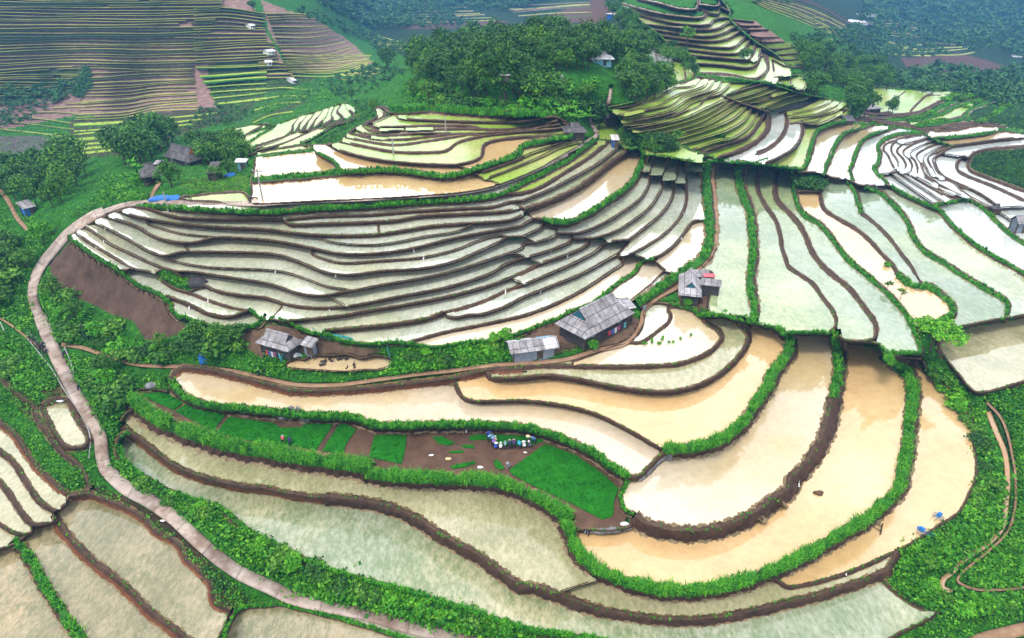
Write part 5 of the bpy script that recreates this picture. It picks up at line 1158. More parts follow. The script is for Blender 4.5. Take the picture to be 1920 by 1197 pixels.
house('farmhouse', "dark roofed farmhouse with an orange gable among tall trees above the road", 'house', (305, 293), (355, 306), (320, 281), 2.4, 2.8, 'roof_dark', 'hip', 'wall_dark', 'orange', windows=2)
house('open_hut', "open hut with a dark hipped roof on posts at the red track", 'hut', (262, 335), (306, 329), (258, 322), 2.6, 2.1, 'roof_dark', 'hip', 'wall_dark', None, True)
house('dark_hut', "dark mono pitch hut between two small trees below the farmhouse", 'hut', (386, 326), (405, 325), (377, 312), 2.2, .8, 'roof_dark', 'mono', 'wall_dark', windows=0)
house('blue_shed', "tiny shed with a pale roof and blue white walls at the edge of the pond", 'shed', (438, 305), (461, 305), (442, 300), 2.2, .3, 'roof_white', 'mono', 'cyan', windows=0)
house('small_hut', "tiny grey roofed hut behind the open hut with posts", 'hut', (286, 309), (301, 309), (289, 304), 2.0, .4, 'roof_grey', 'mono', 'wall_dark', windows=0, door=False)
house('roadside_hut', "dark roofed hut where the narrow road bends above the orange paddies", 'hut', (1059, 250), (1102, 249), (1063, 239), 2.0, 1.6, 'roof_dark', 'hip', 'wall_dark', windows=1)
house('wayside_hut', "small dark hut right of the dark tree at the foot of the brown terraces", 'hut', (1138, 223), (1161, 222), (1139, 214), 2.2, 1.4, 'roof_dark', 'gable', 'wood', windows=0)
house('white_house', "white roofed house with pale blue walls in the wood on the knoll", 'house', (1106, 112), (1153, 112), (1109, 105), 1.6, 1.7, 'roof_white', 'hip', 'cyan', 'wall_dark', windows=2)
house('grey_cottage', "grey roofed cottage at the right of the tall trees on the knoll", 'house', (1035, 157), (1061, 156), (1037, 147), 1.2, 1.3, 'roof_grey', 'gable', 'wood', windows=1)
house('hilltop_house', "white walled house nearly hidden by the trees on top of the knoll", 'house', (1036, 84), (1056, 84), (1038, 79), 2.6, 1.2, 'roof_grey', 'gable', 'white', windows=1)
house('garden_shed', "grey roofed shed peeping out of the trees in front of the knoll", 'shed', (936, 141), (955, 142), (938, 136), 1.0, .5, 'roof_pale', 'mono', 'wall_dark', windows=0)
house('field_farmhouse', "grey farmhouse with two roofs by the bright green fields on the valley floor", 'house', (1624, 206), (1657, 204), (1626, 196), 1.6, 1.6, 'roof_grey', 'hip', 'wall_dark', 'wall_dark', windows=1)
house('field_hut', "small dark hut at the top end of the long white paddies", 'hut', (1584, 228), (1604, 227), (1586, 221), 1.8, 1.2, 'roof_dark', 'gable', 'wall_dark', windows=0)
for a, b, c, l, rf in (((1582, 38), (1604, 44), (1585, 32), "far house with a pale roof, lower one on the misty slope", 'roof_white'), ((1602, 26), (1618, 29), (1604, 21), "far house with a grey roof, upper one on the misty slope", 'roof_pale'), ((1611, 40), (1624, 43), (1613, 37), "far house with a small white roof right of the lower one on the misty slope", 'roof_white'),
    ((1900, 107), (1918, 108), (1902, 103), "white roofed house at the far right edge of the valley floor", 'roof_white'), ((504, 98), (519, 96), (505, 93), "white roofed hut on the track across the purple hillside, upper one", 'roof_white'), ((497, 118), (512, 117), (498, 114), "white roofed hut on the track across the purple hillside, lower one", 'roof_white'),
    ((549, 152), (557, 151), (550, 145), "small white hut at the foot of the green terraces on the hillside", 'roof_white'), ((1537, 147), (1552, 147), (1539, 142), "small hut with a blue roof beside the many small ponds", 'blue'), ((470, 49), (480, 48), (471, 46), "tiny pale hut below the ridge of the purple hillside", 'roof_white')):
    house('distant_house', l, 'house', a, b, c, 1.2, .7, rf, 'gable', 'white', windows=1)
house('tarp_hut', "grey roofed hut with a blue tarpaulin side on the slope at the left edge", 'hut', (43, 393), (68, 387), (46, 381), 2.0, .6, 'roof_grey', 'mono', 'blue', windows=0)
house('tarp_shelter', "white and blue tarpaulin shelter in the gully left of the high terraces", 'shelter', (1135, 26), (1157, 29), (1138, 18), 2.2, .5, 'roof_white', 'mono', 'blue', windows=0)
house('roadside_shelter', "white sheet shelter with a blue side just below the road bend", 'shelter', (1147, 263), (1162, 263), (1149, 256), 2.0, .4, 'roof_white', 'mono', 'blue', windows=0)
house('edge_house', "grey tiled house cut by the right edge beside the white paddies", 'house', (1910, 421), (1940, 419), (1908, 411), 2.4, 1.5, 'roof_grey', 'gable', 'wall_blue', windows=1)
house('paddy_hut', "low brown hut on the bund corner of the bright white paddies", 'hut', (1863, 393), (1881, 393), (1865, 388), 1.0, 1.0, 'roof_dark', 'hip', 'wood', windows=0, door=False)
# ---- small things
def plain(name, rgb, rough=.6, metal=0.0):
    m, n, l, b = new_mat(name, rough, .4); q = noise(n, l, 6, 3, .6); r = ramp(n, [(.3, tuple(c*.8 for c in rgb)), (.7, tuple(min(1, c*1.1) for c in rgb))]); l.new(q.outputs['Fac'], r.inputs[0]); l.new(r.outputs[0], b.inputs['Base Color']); b.inputs['Metallic'].default_value = metal; return m
M['concrete'] = plain('pole_concrete', (.34, .34, .34), .85); M['rubber'] = plain('rubber', (.015, .015, .016), .8); M['steel'] = plain('steel', (.30, .30, .31), .4, .6); M['black'] = plain('black_paint', (.02, .02, .025), .4); M['skin'] = plain('skin', (.42, .24, .15), .6)
M['straw'] = plain('straw', (.62, .48, .26), .8); M['stone'] = mat_noise('grey_stone', [(.3, (.11, .11, .12)), (.7, (.30, .30, .31))], 1.2, .9, .6); M['seedbed'] = mat_noise('seedbed_grass', [(.3, (.008, .12, .003)), (.7, (.018, .19, .006))], .6, .9, .8); M['tiller_blue'] = plain('tiller_blue', (.02, .20, .55), .4); M['net'] = plain('teal_net', (.03, .28, .28), .7)
def tube_obj(name, segs, mat, parent=None, seg=8):
    V, F = join([tube(p, r, seg) for p, r in segs]); return link(name, mesh_np(name, V, F, smooth=True), [mat], parent)
def root(name, px_, py_, label, cat, group=None, yaw=0.0, dz=0.0):
    e = bpy.data.objects.new(name, None); COL.objects.link(e); e.location = place(px_, py_, dz); e.rotation_euler = (0, 0, yaw); return tag(e, label, cat, group)
# seedbeds
BEDS = [("I 1010,575 1190,560 1320,640 1250,690 1090,620", "leftmost bright green seedling bed, pointed, below the boulder"), ("I 1335,648 1620,728 1535,838 1262,700", "bright green seedling bed, second from the left end of the terrace"), ("I 1645,740 1918,778 J 115,782 180,820 330,815 370,790 555,792 432,980 290,950 J -75,905 I 1560,850", "longest bright green seedling bed, below the heap of stones"),
    ("J 598,797 640,792 722,828 645,940 628,1005 478,982", "narrow slanting green seedling bed right of the longest one"), ("J 852,875 945,868 1082,874 1070,990 1045,1075 812,1030", "square green seedling bed standing alone on the brown soil"), ("K 240,932 420,1000 560,1080 700,1190 O 765,125 735,210 725,320 650,345 400,215 150,100 0,20 J 1820,1120", "largest green seedling bed at the right end, below the group of people"),
    ("J 1528,885 1600,868 1700,868 1918,876 K 110,885 230,912 130,945 J 1850,945 1730,948 1670,900 1540,908", "curved green seedling bed behind the group of people"), ("J 1270,885 1335,880 1430,928 1385,946 1312,930", "small torn patch of green seedlings on the brown soil"), ("J 1475,945 1560,940 1570,965 1500,960", "tiny upper remnant strip of green seedlings on the brown soil"), ("J 1385,990 1490,980 1495,995 1400,1000", "thin middle remnant strip of green seedlings on the brown soil"), ("J 1400,1095 1480,1075 1570,1060 1580,1075 1480,1105 1410,1112", "long lower remnant strip of green seedlings on the brown soil"), ("J 1710,1060 1735,1045 1790,1110 1760,1120 1720,1100", "ragged patch of seedlings left of the largest green bed")]
def seedbed(pts, label):
    P = parse_pts(pts); lv = max((LEVEL_OF[at_label(x, y)] for x, y in ((600, 840), (820, 860), (1150, 930)) if at_label(x, y) in IDX), default=0.0); G = ground(P[:, 0], P[:, 1], lv+.02); c = G.mean(0); me = bpy.data.meshes.new('rice_seedbed'); bm = bmesh.new()
    lo = [bm.verts.new(p-c) for p in G]; hi = [bm.verts.new((p-c)*np.array([.99, .99, 1])+np.array([0, 0, .14])) for p in G]; n = len(G)
    for i in range(n): bm.faces.new((lo[i], lo[(i+1) % n], hi[(i+1) % n], hi[i]))
    bm.faces.new(hi); bmesh.ops.recalc_face_normals(bm, faces=bm.faces); bmesh.ops.triangulate(bm, faces=[f for f in bm.faces if len(f.verts) > 4]); bm.to_mesh(me); bm.free()
    o = link('rice_seedbed', me, [M['seedbed']]); o.location = c; tag(o, label, 'seedbed')
    rng = np.random.default_rng(len(pts)); A = G.min(0), G.max(0); m = int((A[1][0]-A[0][0])*(A[1][1]-A[0][1])*9); q = rng.uniform(0, 1, (m, 2))*(A[1]-A[0])[:2]+A[0][:2]; k = inside([tuple(p[:2]) for p in G], q[:, 0], q[:, 1]); q = q[k]; C = np.column_stack([q-c[:2], np.full(len(q), .20)])
    if len(C):
        V, F = leaf_quads(C, np.tile([0, -.3, .5], (len(C), 1)), .13, rng, .5); b = link('seedlings', mesh_np('seedlings', V, F, tint=rng.uniform(.35, .7, len(F))), [M['seedbed']], o); b['kind'] = 'stuff'
for p, l in BEDS: seedbed(p, l)
# power poles
for bx, by, ty, l in ((10, 626, 603, "concrete power pole in the leafy crop at the left edge"), (316, 398, 362, "grey power pole beside the road below the farmhouse"), (493, 378, 322, "tall grey power pole at the left end of the long pond"), (738, 291, 262, "thin pole standing in the yellow green paddy"), (836, 247, 222, "thin pole among the curved bunds under the hedge"), (874, 806, 786, "short white post on the bank above the seedbeds"), (1555, 300, 285, "thin stake in the white paddies")):
    x, y, z = place(bx, by); D = slant(bx, by, z); hh = (by-ty)*D/FX/.9; e = root('power_pole' if hh > 3 else 'post', bx, by, l, 'pole'); r = .13 if hh > 3 else .08
    tube_obj('shaft', [([(0, 0, -.5), (0, 0, hh*.6), (0, 0, hh)], [r*1.2, r, r*.8])], M['concrete'] if hh > 3 else M['white'], e)
    if hh > 4:
        boxes('crossarm', [(-.9, .9, -.06, .06, hh-.45, hh-.3)], M['steel'], e)
        for s in (-.75, 0, .75): tube_obj('insulator', [([(s, 0, hh-.3), (s, 0, hh-.1)], [.06, .04])], M['white'], e)
# people: bent, squatting or standing in the seedbeds
def person_mesh(pose, shirt, trousers):
    J, E, RAD = [], [], []
    def j(p, r, par=None):
        J.append(p); RAD.append(r)
        if par is not None: E.append((par, len(J)-1))
        return len(J)-1
    if pose == 'bend':   hip, chest, neck, head, knees, feet, hands = (0, 0, .82), (0, .34, 1.02), (0, .50, .98), (0, .62, .93), .45, 0, (.16, .62, .38)
    elif pose == 'squat': hip, chest, neck, head, knees, feet, hands = (0, -.12, .34), (0, .10, .68), (0, .20, .82), (0, .27, .93), .42, 0, (.15, .52, .25)
    else:                hip, chest, neck, head, knees, feet, hands = (0, 0, .86), (0, .03, 1.22), (0, .04, 1.40), (0, .06, 1.54), .46, 0, (.24, .12, .78)
    h = j(hip, .15); c = j(chest, .165, h); n = j(neck, .06, c); hd = j(head, .10, n); j(tuple(np.array(head)+(np.array(head)-np.array(neck))*.5), .075, hd)
    for s in (-1, 1):
        ky = .26 if pose == 'squat' else .06; k = j((s*.13, ky+hip[1]*.2, knees), .075, h); f = j((s*.14, 0, .07), .05, k); j((s*.15, .16, .04), .04, f)
        sh = j((s*.19, chest[1]+.03, chest[2]+.03), .07, c); hx = np.array([s*hands[0], hands[1], hands[2]]); el = (np.array(J[sh])+hx)/2+np.array([s*.07, -.05, -.04]); e = j(tuple(el), .048, sh); w = j(tuple(hx), .032, e); d = unit(hx-el)
        for q in range(4): a = hx+d*.09+np.array([(q-1.5)*.022, 0, 0]); f1 = j(tuple(a), .011, w); j(tuple(a+d*(.05+.012*(q in (1, 2)))+np.array([0, .015, -.02])), .009, f1)
        th = j(tuple(hx+d*.03+np.array([-s*.045, .01, 0])), .012, w); j(tuple(hx+d*.07+np.array([-s*.06, .02, -.01])), .010, th)
    me = bpy.data.meshes.new('body'); me.from_pydata(J, E, []); o = bpy.data.objects.new('tmp', me); COL.objects.link(o); sk = o.modifiers.new('skin', 'SKIN'); sv = me.skin_vertices[0].data
    for v, r in zip(sv, RAD): v.radius = (r, r)
    sv[0].use_root = True; o.modifiers.new('sub', 'SUBSURF').levels = 1; dg = bpy.context.evaluated_depsgraph_get(); dg.update(); out = bpy.data.meshes.new_from_object(o.evaluated_get(dg)); bpy.data.objects.remove(o); out.name = 'body'
    out.materials.clear()
    for m in (shirt, trousers, M['skin']): out.materials.append(m)
    H = Vector(head); NK = Vector(neck); hz = hip[2]
    for p in out.polygons:
        q = p.center; p.use_smooth = True
        hand = min((q-Vector((s*hands[0], hands[1], hands[2]))).length for s in (-1, 1)) < .12
        p.material_index = 2 if (q-H).length < .17 or hand else (1 if (q.y < hip[1]+.10 and q.z < hz+.03) or q.z < .30 else 0)
    return out, H
def lathe(name, prof, mat, parent, loc=(0, 0, 0), seg=14, rot=None):
    V = [(r*math.cos(2*math.pi*k/seg), r*math.sin(2*math.pi*k/seg), z) for r, z in prof for k in range(seg)]; F = [[i*seg+k, i*seg+(k+1) % seg, (i+1)*seg+(k+1) % seg, (i+1)*seg+k] for i in range(len(prof)-1) for k in range(seg)]
    o = link(name, mesh_np(name, np.array(V), np.array(F), smooth=True), [mat], parent); o.location = loc
    if rot: o.rotation_euler = rot
    return o
CLOTH = {}
def cloth(rgb):
    if rgb not in CLOTH: CLOTH[rgb] = plain('cloth', rgb, .9)
    return CLOTH[rgb]
def person(x, y, pose, shirt, hat, hatkind, face, label, trousers=(.02, .02, .04), group='people pulling rice seedlings'):
    me, H = person_mesh(pose, cloth(shirt), cloth(trousers)); e = root('person', x, y, label, 'person', group, face); 
    e.location.z = (LEVEL_OF[at_label(x, y)] if at_label(x, y) in IDX else e.location.z)
    b = bpy.data.objects.new('body', me); COL.objects.link(b); b.parent = e
    til = {'bend': (-.9, 0, 0), 'squat': (-.3, 0, 0), 'stand': (0, 0, 0)}[pose]
    if hatkind == 'cone': lathe('hat', [(.30, 0), (.16, .10), (.01, .20)], cloth(hat), e, tuple(H+Vector((0, .02, .05))), rot=til)
    else: lathe('hat', [(.19, -.01), (.12, .02), (.115, .09), (.07, .13), (.005, .14)], cloth(hat), e, tuple(H+Vector((0, .02, .04))), rot=til)
    for nm, s in (('eye', -1), ('eye', 1)): pass
    return e
BL, LB, WH, NV, PU, CY_, GT = (.03, .07, .42), (.22, .40, .66), (.72, .72, .74), (.03, .035, .12), (.32, .12, .42), (.05, .42, .66), (.20, .33, .33)
k = 1/11.97
def pz(u, v): return 880+u*k, 790+v*k+3
for u, v, pose, sh, ht, hk, f, l in ((385, 350, 'bend', BL, BL, 'round', -1.2, "person in royal blue bending at the upper left end of the row"), (415, 420, 'bend', LB, LB, 'round', -1.3, "person in denim blue with a pale pole, second in the row"), (495, 465, 'bend', LB, WH, 'round', -1.0, "person in light blue with a white hat, third in the row"), (520, 545, 'bend', PU, (.75, .62, .38), 'cone', -.7, "person in purple with a cream conical hat"),
    (585, 605, 'squat', BL, WH, 'cone', -.4, "person in dark blue with a white hat at the bend of the row"), (705, 605, 'squat', WH, WH, 'round', 0, "person in white squatting right of the bend of the row"), (805, 612, 'bend', GT, GT, 'round', 0, "person in grey green bending between the white and the navy ones"), (915, 595, 'bend', NV, (.75, .62, .42), 'cone', .1, "person in navy with a straw conical hat"), (1010, 585, 'bend', (.09, .03, .16), (.72, .42, .55), 'cone', .1, "person in dark purple with a pink hat"),
    (1130, 605, 'bend', CY_, CY_, 'round', .2, "person in bright cyan bending in the row"), (1240, 575, 'squat', WH, WH, 'cone', .5, "person in white with a white hat right of the cyan one"), (1325, 505, 'stand', (.05, .06, .08), (.78, .62, .36), 'cone', 1.0, "person in dark clothes with a cream hat standing near the right end"), (1368, 560, 'squat', (.10, .10, .14), WH, 'round', .8, "person squatting with a small white hat near the right end"), (1485, 475, 'bend', (.10, .25, .58), WH, 'round', 1.2, "person in blue with a white scarf at the right end of the row"), (895, 1005, 'squat', (.20, .23, .28), (.30, .34, .38), 'round', 2.2, "person in grey squatting apart at the corner of the largest seedbed")):
    x, y = pz(u, v); person(x, y, pose, sh, ht, hk, f, l)
for x, y, sh, ht, f, l in ((532, 834, (.55, .10, .12), WH, .3, "person in red with a white hat at the edge of the longest seedbed"), (544.5, 837, NV, NV, .2, "person in navy at the edge of the longest seedbed")): person(x, y, 'bend', sh, ht, 'round', f, l, group='two people at the longest seedbed')
person(1104, 1001, 'bend', (.45, .60, .80), WH, 'cone', 1.4, "person in pale blue with a white hat on the bund by the stone wall", group='person on the bund')
# motorbikes
def wheel(parent, y): 
    V, F = [], []; s1, s2, R0, r0 = 16, 6, .27, .05
    for i in range(s1):
        a = 2*math.pi*i/s1
        for q in range(s2): b = 2*math.pi*q/s2; rr = R0+r0*math.cos(b); V.append((r0*.9*math.sin(b), y+rr*math.cos(a), .30+rr*math.sin(a)))
    F = [[i*s2+q, i*s2+(q+1) % s2, ((i+1) % s1)*s2+(q+1) % s2, ((i+1) % s1)*s2+q] for i in range(s1) for q in range(s2)]
    w = link('wheel', mesh_np('wheel', np.array(V), np.array(F), smooth=True), [M['rubber']], parent); tube_obj('hub', [([(-.06, y, .30), (.06, y, .30)], [.07, .07])] + [([(0, y, .30), (0, y+.26*math.cos(a), .30+.26*math.sin(a))], [.012, .012]) for a in np.arange(6)*1.047], M['steel'], w, 5); return w
BIKES = {}
def bike(x, y, yaw, paint, label, group):
    if paint in BIKES:
        src = BIKES[paint]; e = src.copy(); COL.objects.link(e)
        for c in src.children:
            d = c.copy(); COL.objects.link(d); d.parent = e
            for g in c.children: q = g.copy(); COL.objects.link(q); q.parent = d
        e.location = place(x, y, .12); e.rotation_euler = (0, .12, yaw); e['label'] = label; e['group'] = group; return e
    e = root('motorbike', x, y, label, 'motorbike', group, yaw, .12); e.rotation_euler = (0, .12, yaw); BIKES[paint] = e; p = cloth(paint)
    wheel(e, -.62); wheel(e, .62)
    tube_obj('frame', [([(0, -.62, .30), (0, -.2, .42), (0, .25, .45), (0, .45, .80)], [.05, .09, .08, .04]), ([(0, .62, .30), (0, .50, .62), (0, .42, .95)], [.035, .04, .03])], M['black'], e)
    V, F = join([tube([(0, -.05, .62), (0, .15, .66), (0, .38, .74)], [.10, .13, .06]), tube([(0, -.55, .66), (0, -.85, .62)], [.09, .03])]); link('fairing', mesh_np('fairing', V, F, smooth=True), [p], e)
    tube_obj('seat', [([(0, -.62, .76), (0, -.3, .76), (0, .02, .72)], [.08, .11, .07])], M['rubber'], e); tube_obj('handlebar', [([(-.33, .32, 1.0), (-.12, .40, 1.0), (.12, .40, 1.0), (.33, .32, 1.0)], [.018]*4)], M['steel'], e, 5)
    lathe('headlight', [(.0, .04), (.08, .03), (.09, -.03)], M['white'], e, (0, .52, .90), 10, (-1.4, 0, 0)); return e
bz = 1/9.575
for i, (u, v, col) in enumerate(((535, 452, 0), (590, 482, 1), (655, 520, 0), (690, 590, 1), (735, 612, 2), (775, 585, 0), (792, 655, 1), (835, 722, 0))): bike(u*bz, 590+v*bz+1, .6 if i < 4 else .2, [(.02, .03, .10), (.05, .05, .06), (.35, .04, .04)][col], "motorbike parked in the row on the verge left of the concrete road", 'motorbikes parked left of the road')
for x, y, yw, c, l in ((121, 669, .3, (.05, .05, .06), "dark motorbike parked alone right of the road beside the low wall"), (150, 729, .2, (.02, .03, .10), "dark blue motorbike parked right of the road by the brown shrub"), (352, 376.5, 1.4, (.05, .05, .06), "motorbike parked on the roadside below the farmhouse pond"), (476, 379.5, 1.5, (.02, .03, .10), "motorbike parked on the road at the foot of the tall pole"), (492, 705, 1.7, (.05, .05, .06), "motorbike with a white sack on the path below the silvery barn")): bike(x, y, yw, c, l, 'motorbike standing apart')
# power tillers and a harrow in the paddy
def tiller(x, y, yaw, label, paint):
    e = root('power_tiller', x, y, label, 'tiller', None, yaw); l = at_label(x, y); e.location.z = LEVEL_OF[l] if l in IDX else e.location.z
    e.scale = (.8, .8, .8); boxes('engine', [(-.28, .28, -.25, .55, .45, .95), (-.2, .2, .55, .75, .5, .8)], M[paint], e); boxes('fuel_tank', [(-.2, .2, -.1, .35, .95, 1.12)], M[paint], e)
    for s in (-1, 1):
        V, F = join([tube([(s*.42+q, .38*math.cos(a), .38+.38*math.sin(a)) for a in np.linspace(0, 6.283, 13)], [.022]*13, 5) for q in (0, s*.28)]+[tube([(s*.42, .38*math.cos(a), .38+.38*math.sin(a)), (s*.70, .38*math.cos(a), .38+.38*math.sin(a))], [.03, .03], 5) for a in np.arange(8)*.785]); link('cage_wheel', mesh_np('cage_wheel', V, F, smooth=True), [M['steel']], e)
        tube_obj('handle', [([(s*.15, -.2, .7), (s*.28, -1.0, .85), (s*.32, -1.7, .98)], [.03, .026, .026])], M[paint], e, 6)
    tube_obj('plough', [([(0, -.3, .4), (0, -.8, .25), (0, -1.0, .0)], [.05, .04, .03])], M['steel'], e, 6); return e
tiller(1758, 972, -1.0, "blue power tiller in the outer orange paddy, upper one", 'tiller_blue'); tiller(1727, 1000, .5, "blue power tiller in the outer orange paddy near the bank, lower one", 'tiller_blue')
e = root('harrow', 1652, 994, "dark wooden harrow lying in the paddy below the tall grass", 'harrow', None, 1.0); l = at_label(1652, 994); e.location.z = LEVEL_OF[l] if l in IDX else e.location.z
boxes('beam', [(-1.0, 1.0, -.08, .08, .12, .28)], M['wood'], e); tube_obj('shaft', [([(-.4, 0, .2), (-.35, 1.3, .4), (-.3, 2.2, .55)], [.05]*3), ([(.4, 0, .2), (.35, 1.3, .4), (.3, 2.2, .55)], [.05]*3)], M['wood'], e)
for i in range(7): tube_obj('tooth', [([(-.9+.3*i, 0, .15), (-.9+.3*i, 0, -.1)], [.03, .015])], M['wood'], e, 5)
# heaps, tarps, stones
def lump(name, x, y, r, mat, label, cat, group=None, sq=(1, 1, .6), seed=0, rough=.25, yaw=0):
    rng = np.random.default_rng(seed); bm = bmesh.new(); bmesh.ops.create_icosphere(bm, subdivisions=3, radius=1)
    f = rng.normal(0, 1, (5, 3)); 
    for v in bm.verts: c = v.co; s = 1+rough*sum(math.sin(1.8*(c.x*a+c.y*b+c.z*d)+i) for i, (a, b, d) in enumerate(f))/2.5; v.co = Vector((c.x*r*sq[0]*s, c.y*r*sq[1]*s, max(-.2, c.z)*r*sq[2]*s))
    me = bpy.data.meshes.new(name); bm.to_mesh(me); bm.free(); [setattr(p, 'use_smooth', True) for p in me.polygons]; o = link(name, me, [M[mat]]); o.location = place(x, y, .03); o.rotation_euler = (0, 0, yaw); return tag(o, label, cat, group)
lump('tarpaulin_heap', 300, 374, 1.5, 'blue', "long blue tarpaulin heap at the foot of the red track", 'tarpaulin', sq=(1.5, .8, .4), seed=1); lump('tarpaulin_heap', 324, 372, 1.3, 'blue', "shorter blue tarpaulin heap right beside the roadside pole", 'tarpaulin', sq=(1.2, .8, .45), seed=2)
lump('tarpaulin_bundle', 383, 677, 1.0, 'blue', "bright blue tarpaulin bundle beside the red path", 'tarpaulin', sq=(.9, .8, 1.0), seed=3, rough=.4); lump('tarpaulin_bundle', 434, 330, 1.1, 'blue', "small blue heap beside the blue white shed", 'tarpaulin', seed=4)
lump('boulder', 371, 532, 1.3, 'wall_dark', "dark boulder at the tip of the grassy islet in the terraces", 'boulder', sq=(1.4, .9, .8), seed=5); lump('boulder', 287, 724, 1.0, 'stone', "pale boulder at the left end of the seedbeds", 'boulder', seed=6); lump('round_basket', 554, 667, .55, 'white', "round pale basket in the yard between barn and annex", 'basket', sq=(1, 1, .8), seed=7, rough=.05)
lump('mud_mound', 1535, 925, .55, 'soil', "dark lump of mud sticking out of the orange paddy", 'mud', seed=8, sq=(1.2, .8, .7))
def stone_heap(pts, label, nst, hh):
    P = PP(pts); rng = np.random.default_rng(nst); c = np.array(P).mean(0); V, F, n = [], [], 0; x0, y0, z0 = place(*c)
    for x, y in scatter(P, nst, 2.2):
        gx_, gy_, gz = place(x, y); bm = bmesh.new(); bmesh.ops.create_icosphere(bm, subdivisions=1, radius=rng.uniform(.18, .34)); q = np.array([v.co*1 for v in bm.verts])*rng.uniform(.75, 1.2, (len(bm.verts), 1))+np.array([gx_-x0, gy_-y0, gz-z0+hh*max(0, 1-((x-c[0])/30)**2)*rng.uniform(.2, 1)]); V.append(q); F += [[v.index+n for v in f.verts] for f in bm.faces]; n += len(q); bm.free()
    o = link('stone_heap', mesh_np('stone_heap', np.concatenate(V), F), [M['stone']]); o.location = (x0, y0, z0); tag(o, label, 'stones')
stone_heap("J 160,730 200,700 300,700 380,745 370,770 180,765", "heap of grey stones on the grassy bank above the seedbeds", 170, 1.1)
stone_heap("O 560,430 700,440 850,410 860,385 760,415 600,420", "low dry stone wall at the lower corner of the seedbed terrace", 90, .2); stone_heap("K 1090,1000 1150,1010 1140,1045 1085,1040 1040,1080 980,1150 920,1190 900,1180 1010,1090", "rough stone edge where the two big paddies meet", 90, .2)
for i, (x, y, s, l) in enumerate(((809, 854, .4, "white sack on the brown soil beside the torn seedling patch"), (901, 877, .5, "white bundle on the edge of the grassy hedge"), (1170, 983, .6, "white plastic sheet on the stone wall corner"), (305, 977, .35, "white sack on the verge of the road above the brown paddy"), (840, 861, .45, "pale straw bundle on the brown soil left of the people"), (785, 804, .35, "white bag in the grass above the seedbeds"), (398, 986, .3, "small white bag beside the road by the cut bank"), (985, 849, .3, "tiny white bag behind the row of people"), (112, 752, .8, "white water tank lid at the top of the small paddy"))): lump('sack', x, y, s*.65, 'white' if 'straw' not in l else 'straw', l, 'sack', sq=(1.3, .7, .5), seed=30+i)
# ducks on the pond, seedling bundles
def duck_mesh():
    V, F = join([tube([(0, -.26, .12), (0, -.15, .10), (0, .05, .10), (0, .17, .13)], [.03, .11, .12, .05], 8), tube([(0, .14, .13), (0, .20, .25), (0, .21, .30)], [.04, .035, .045], 6), tube([(0, .20, .30), (0, .30, .29)], [.045, .012], 6)]); me = mesh_np('duck', V*1.6, F, smooth=True); me.materials.append(cloth((.05, .04, .035))); return me
DM = duck_mesh()
for u, v in ((480, 345), (500, 340), (530, 325), (545, 340), (590, 330), (610, 325), (640, 320), (655, 325), (465, 370), (490, 365), (655, 395), (650, 410), (705, 365), (710, 390)):
    x, y = 480+u/3.836, 590+v/3.836; o = bpy.data.objects.new('duck', DM); COL.objects.link(o); o.location = place(x, y, .02); o.rotation_euler = (0, 0, random.uniform(0, 6.3)); tag(o, "dark duck swimming on the muddy pond below the silvery barn", 'duck', 'ducks on the pond')
x0_, y0_ = 960, 590
SB = crown_mesh('bundle', [(0, 0, .3, .35)], 26, 6, .10, 99, 1.0, .08); SB.materials.append(M['bright_leaf'])
for u, v in ((945, 215), (965, 215), (1005, 185), (1005, 205), (1085, 170), (1080, 185), (1050, 210), (1065, 215), (1130, 205), (1160, 205), (1210, 178), (1285, 152)):
    x, y = x0_+u/3.836, y0_+v/3.836; o = bpy.data.objects.new('seedling_bundle', SB); COL.objects.link(o); l = at_label(x, y); o.location = ground(x, y, LEVEL_OF[l] if l in IDX else 5.8); o.scale = (.6, .6, .6); o.rotation_euler = (0, 0, random.uniform(0, 6)); tag(o, "bundle of rice seedlings lying in the upper cream paddy", 'seedlings', 'seedling bundles in the paddy')
# the duck pond, fences and nets
def pond():
    P = smooth(parse_pts("J 215,365 240,340 300,320 340,330 400,300 560,300 650,292 760,320 850,300 940,310 985,330 960,370 890,395 760,400 640,412 450,402 300,392 230,385 215,365"), 3); z = float(bil(SURF, 640, 685))+.10; G = ground(P[:, 0], P[:, 1], z); me = bpy.data.meshes.new('pond_water'); me.from_pydata([tuple(p) for p in G[:-1]], [], [list(range(len(G)-1))]); bm = bmesh.new(); bm.from_mesh(me); bmesh.ops.recalc_face_normals(bm, faces=bm.faces); bm.to_mesh(me); bm.free(); link('pond_water', me, [M['pale']], kind='structure')
def fence(pts, hh, label, name='net_fence', mat='net', step=9, cat='fence', slats=False):
    P = smooth(parse_pts(pts), 2); G = np.array([place(x, y) for x, y in P]); c = G[0]; e = bpy.data.objects.new(name, None); COL.objects.link(e); e.location = c; tag(e, label, cat); Q = G-c
    if not slats: V = np.concatenate([Q+[0, 0, .03], Q+[0, 0, hh], ]); n = len(Q); o = link('net', mesh_np('net', V, np.array([[i, i+1, n+i+1, n+i] for i in range(n-1)])), [M[mat]], e); s = o.modifiers.new('body', 'SOLIDIFY'); s.thickness = .02
    for i in range(0, len(Q), step if not slats else 1): p = Q[i]; tube_obj('post' if not slats else 'paling', [([p-np.array([0, 0, .2]), p+np.array([0, 0, hh*(1.15 if not slats else random.uniform(.8, 1.1))])], [.045, .04])], M['wood'], e, 5)
fence("J 415,140 470,165 560,180 650,195 700,210", 1.0, "green net fence along the top of the bank above the duck pond"); fence("J 222,280 205,320 185,372", 1.3, "bright teal net at the right end of the silvery barn"); fence("J 945,255 955,300 968,340", 1.3, "teal net between the duck pond and the vegetable garden")
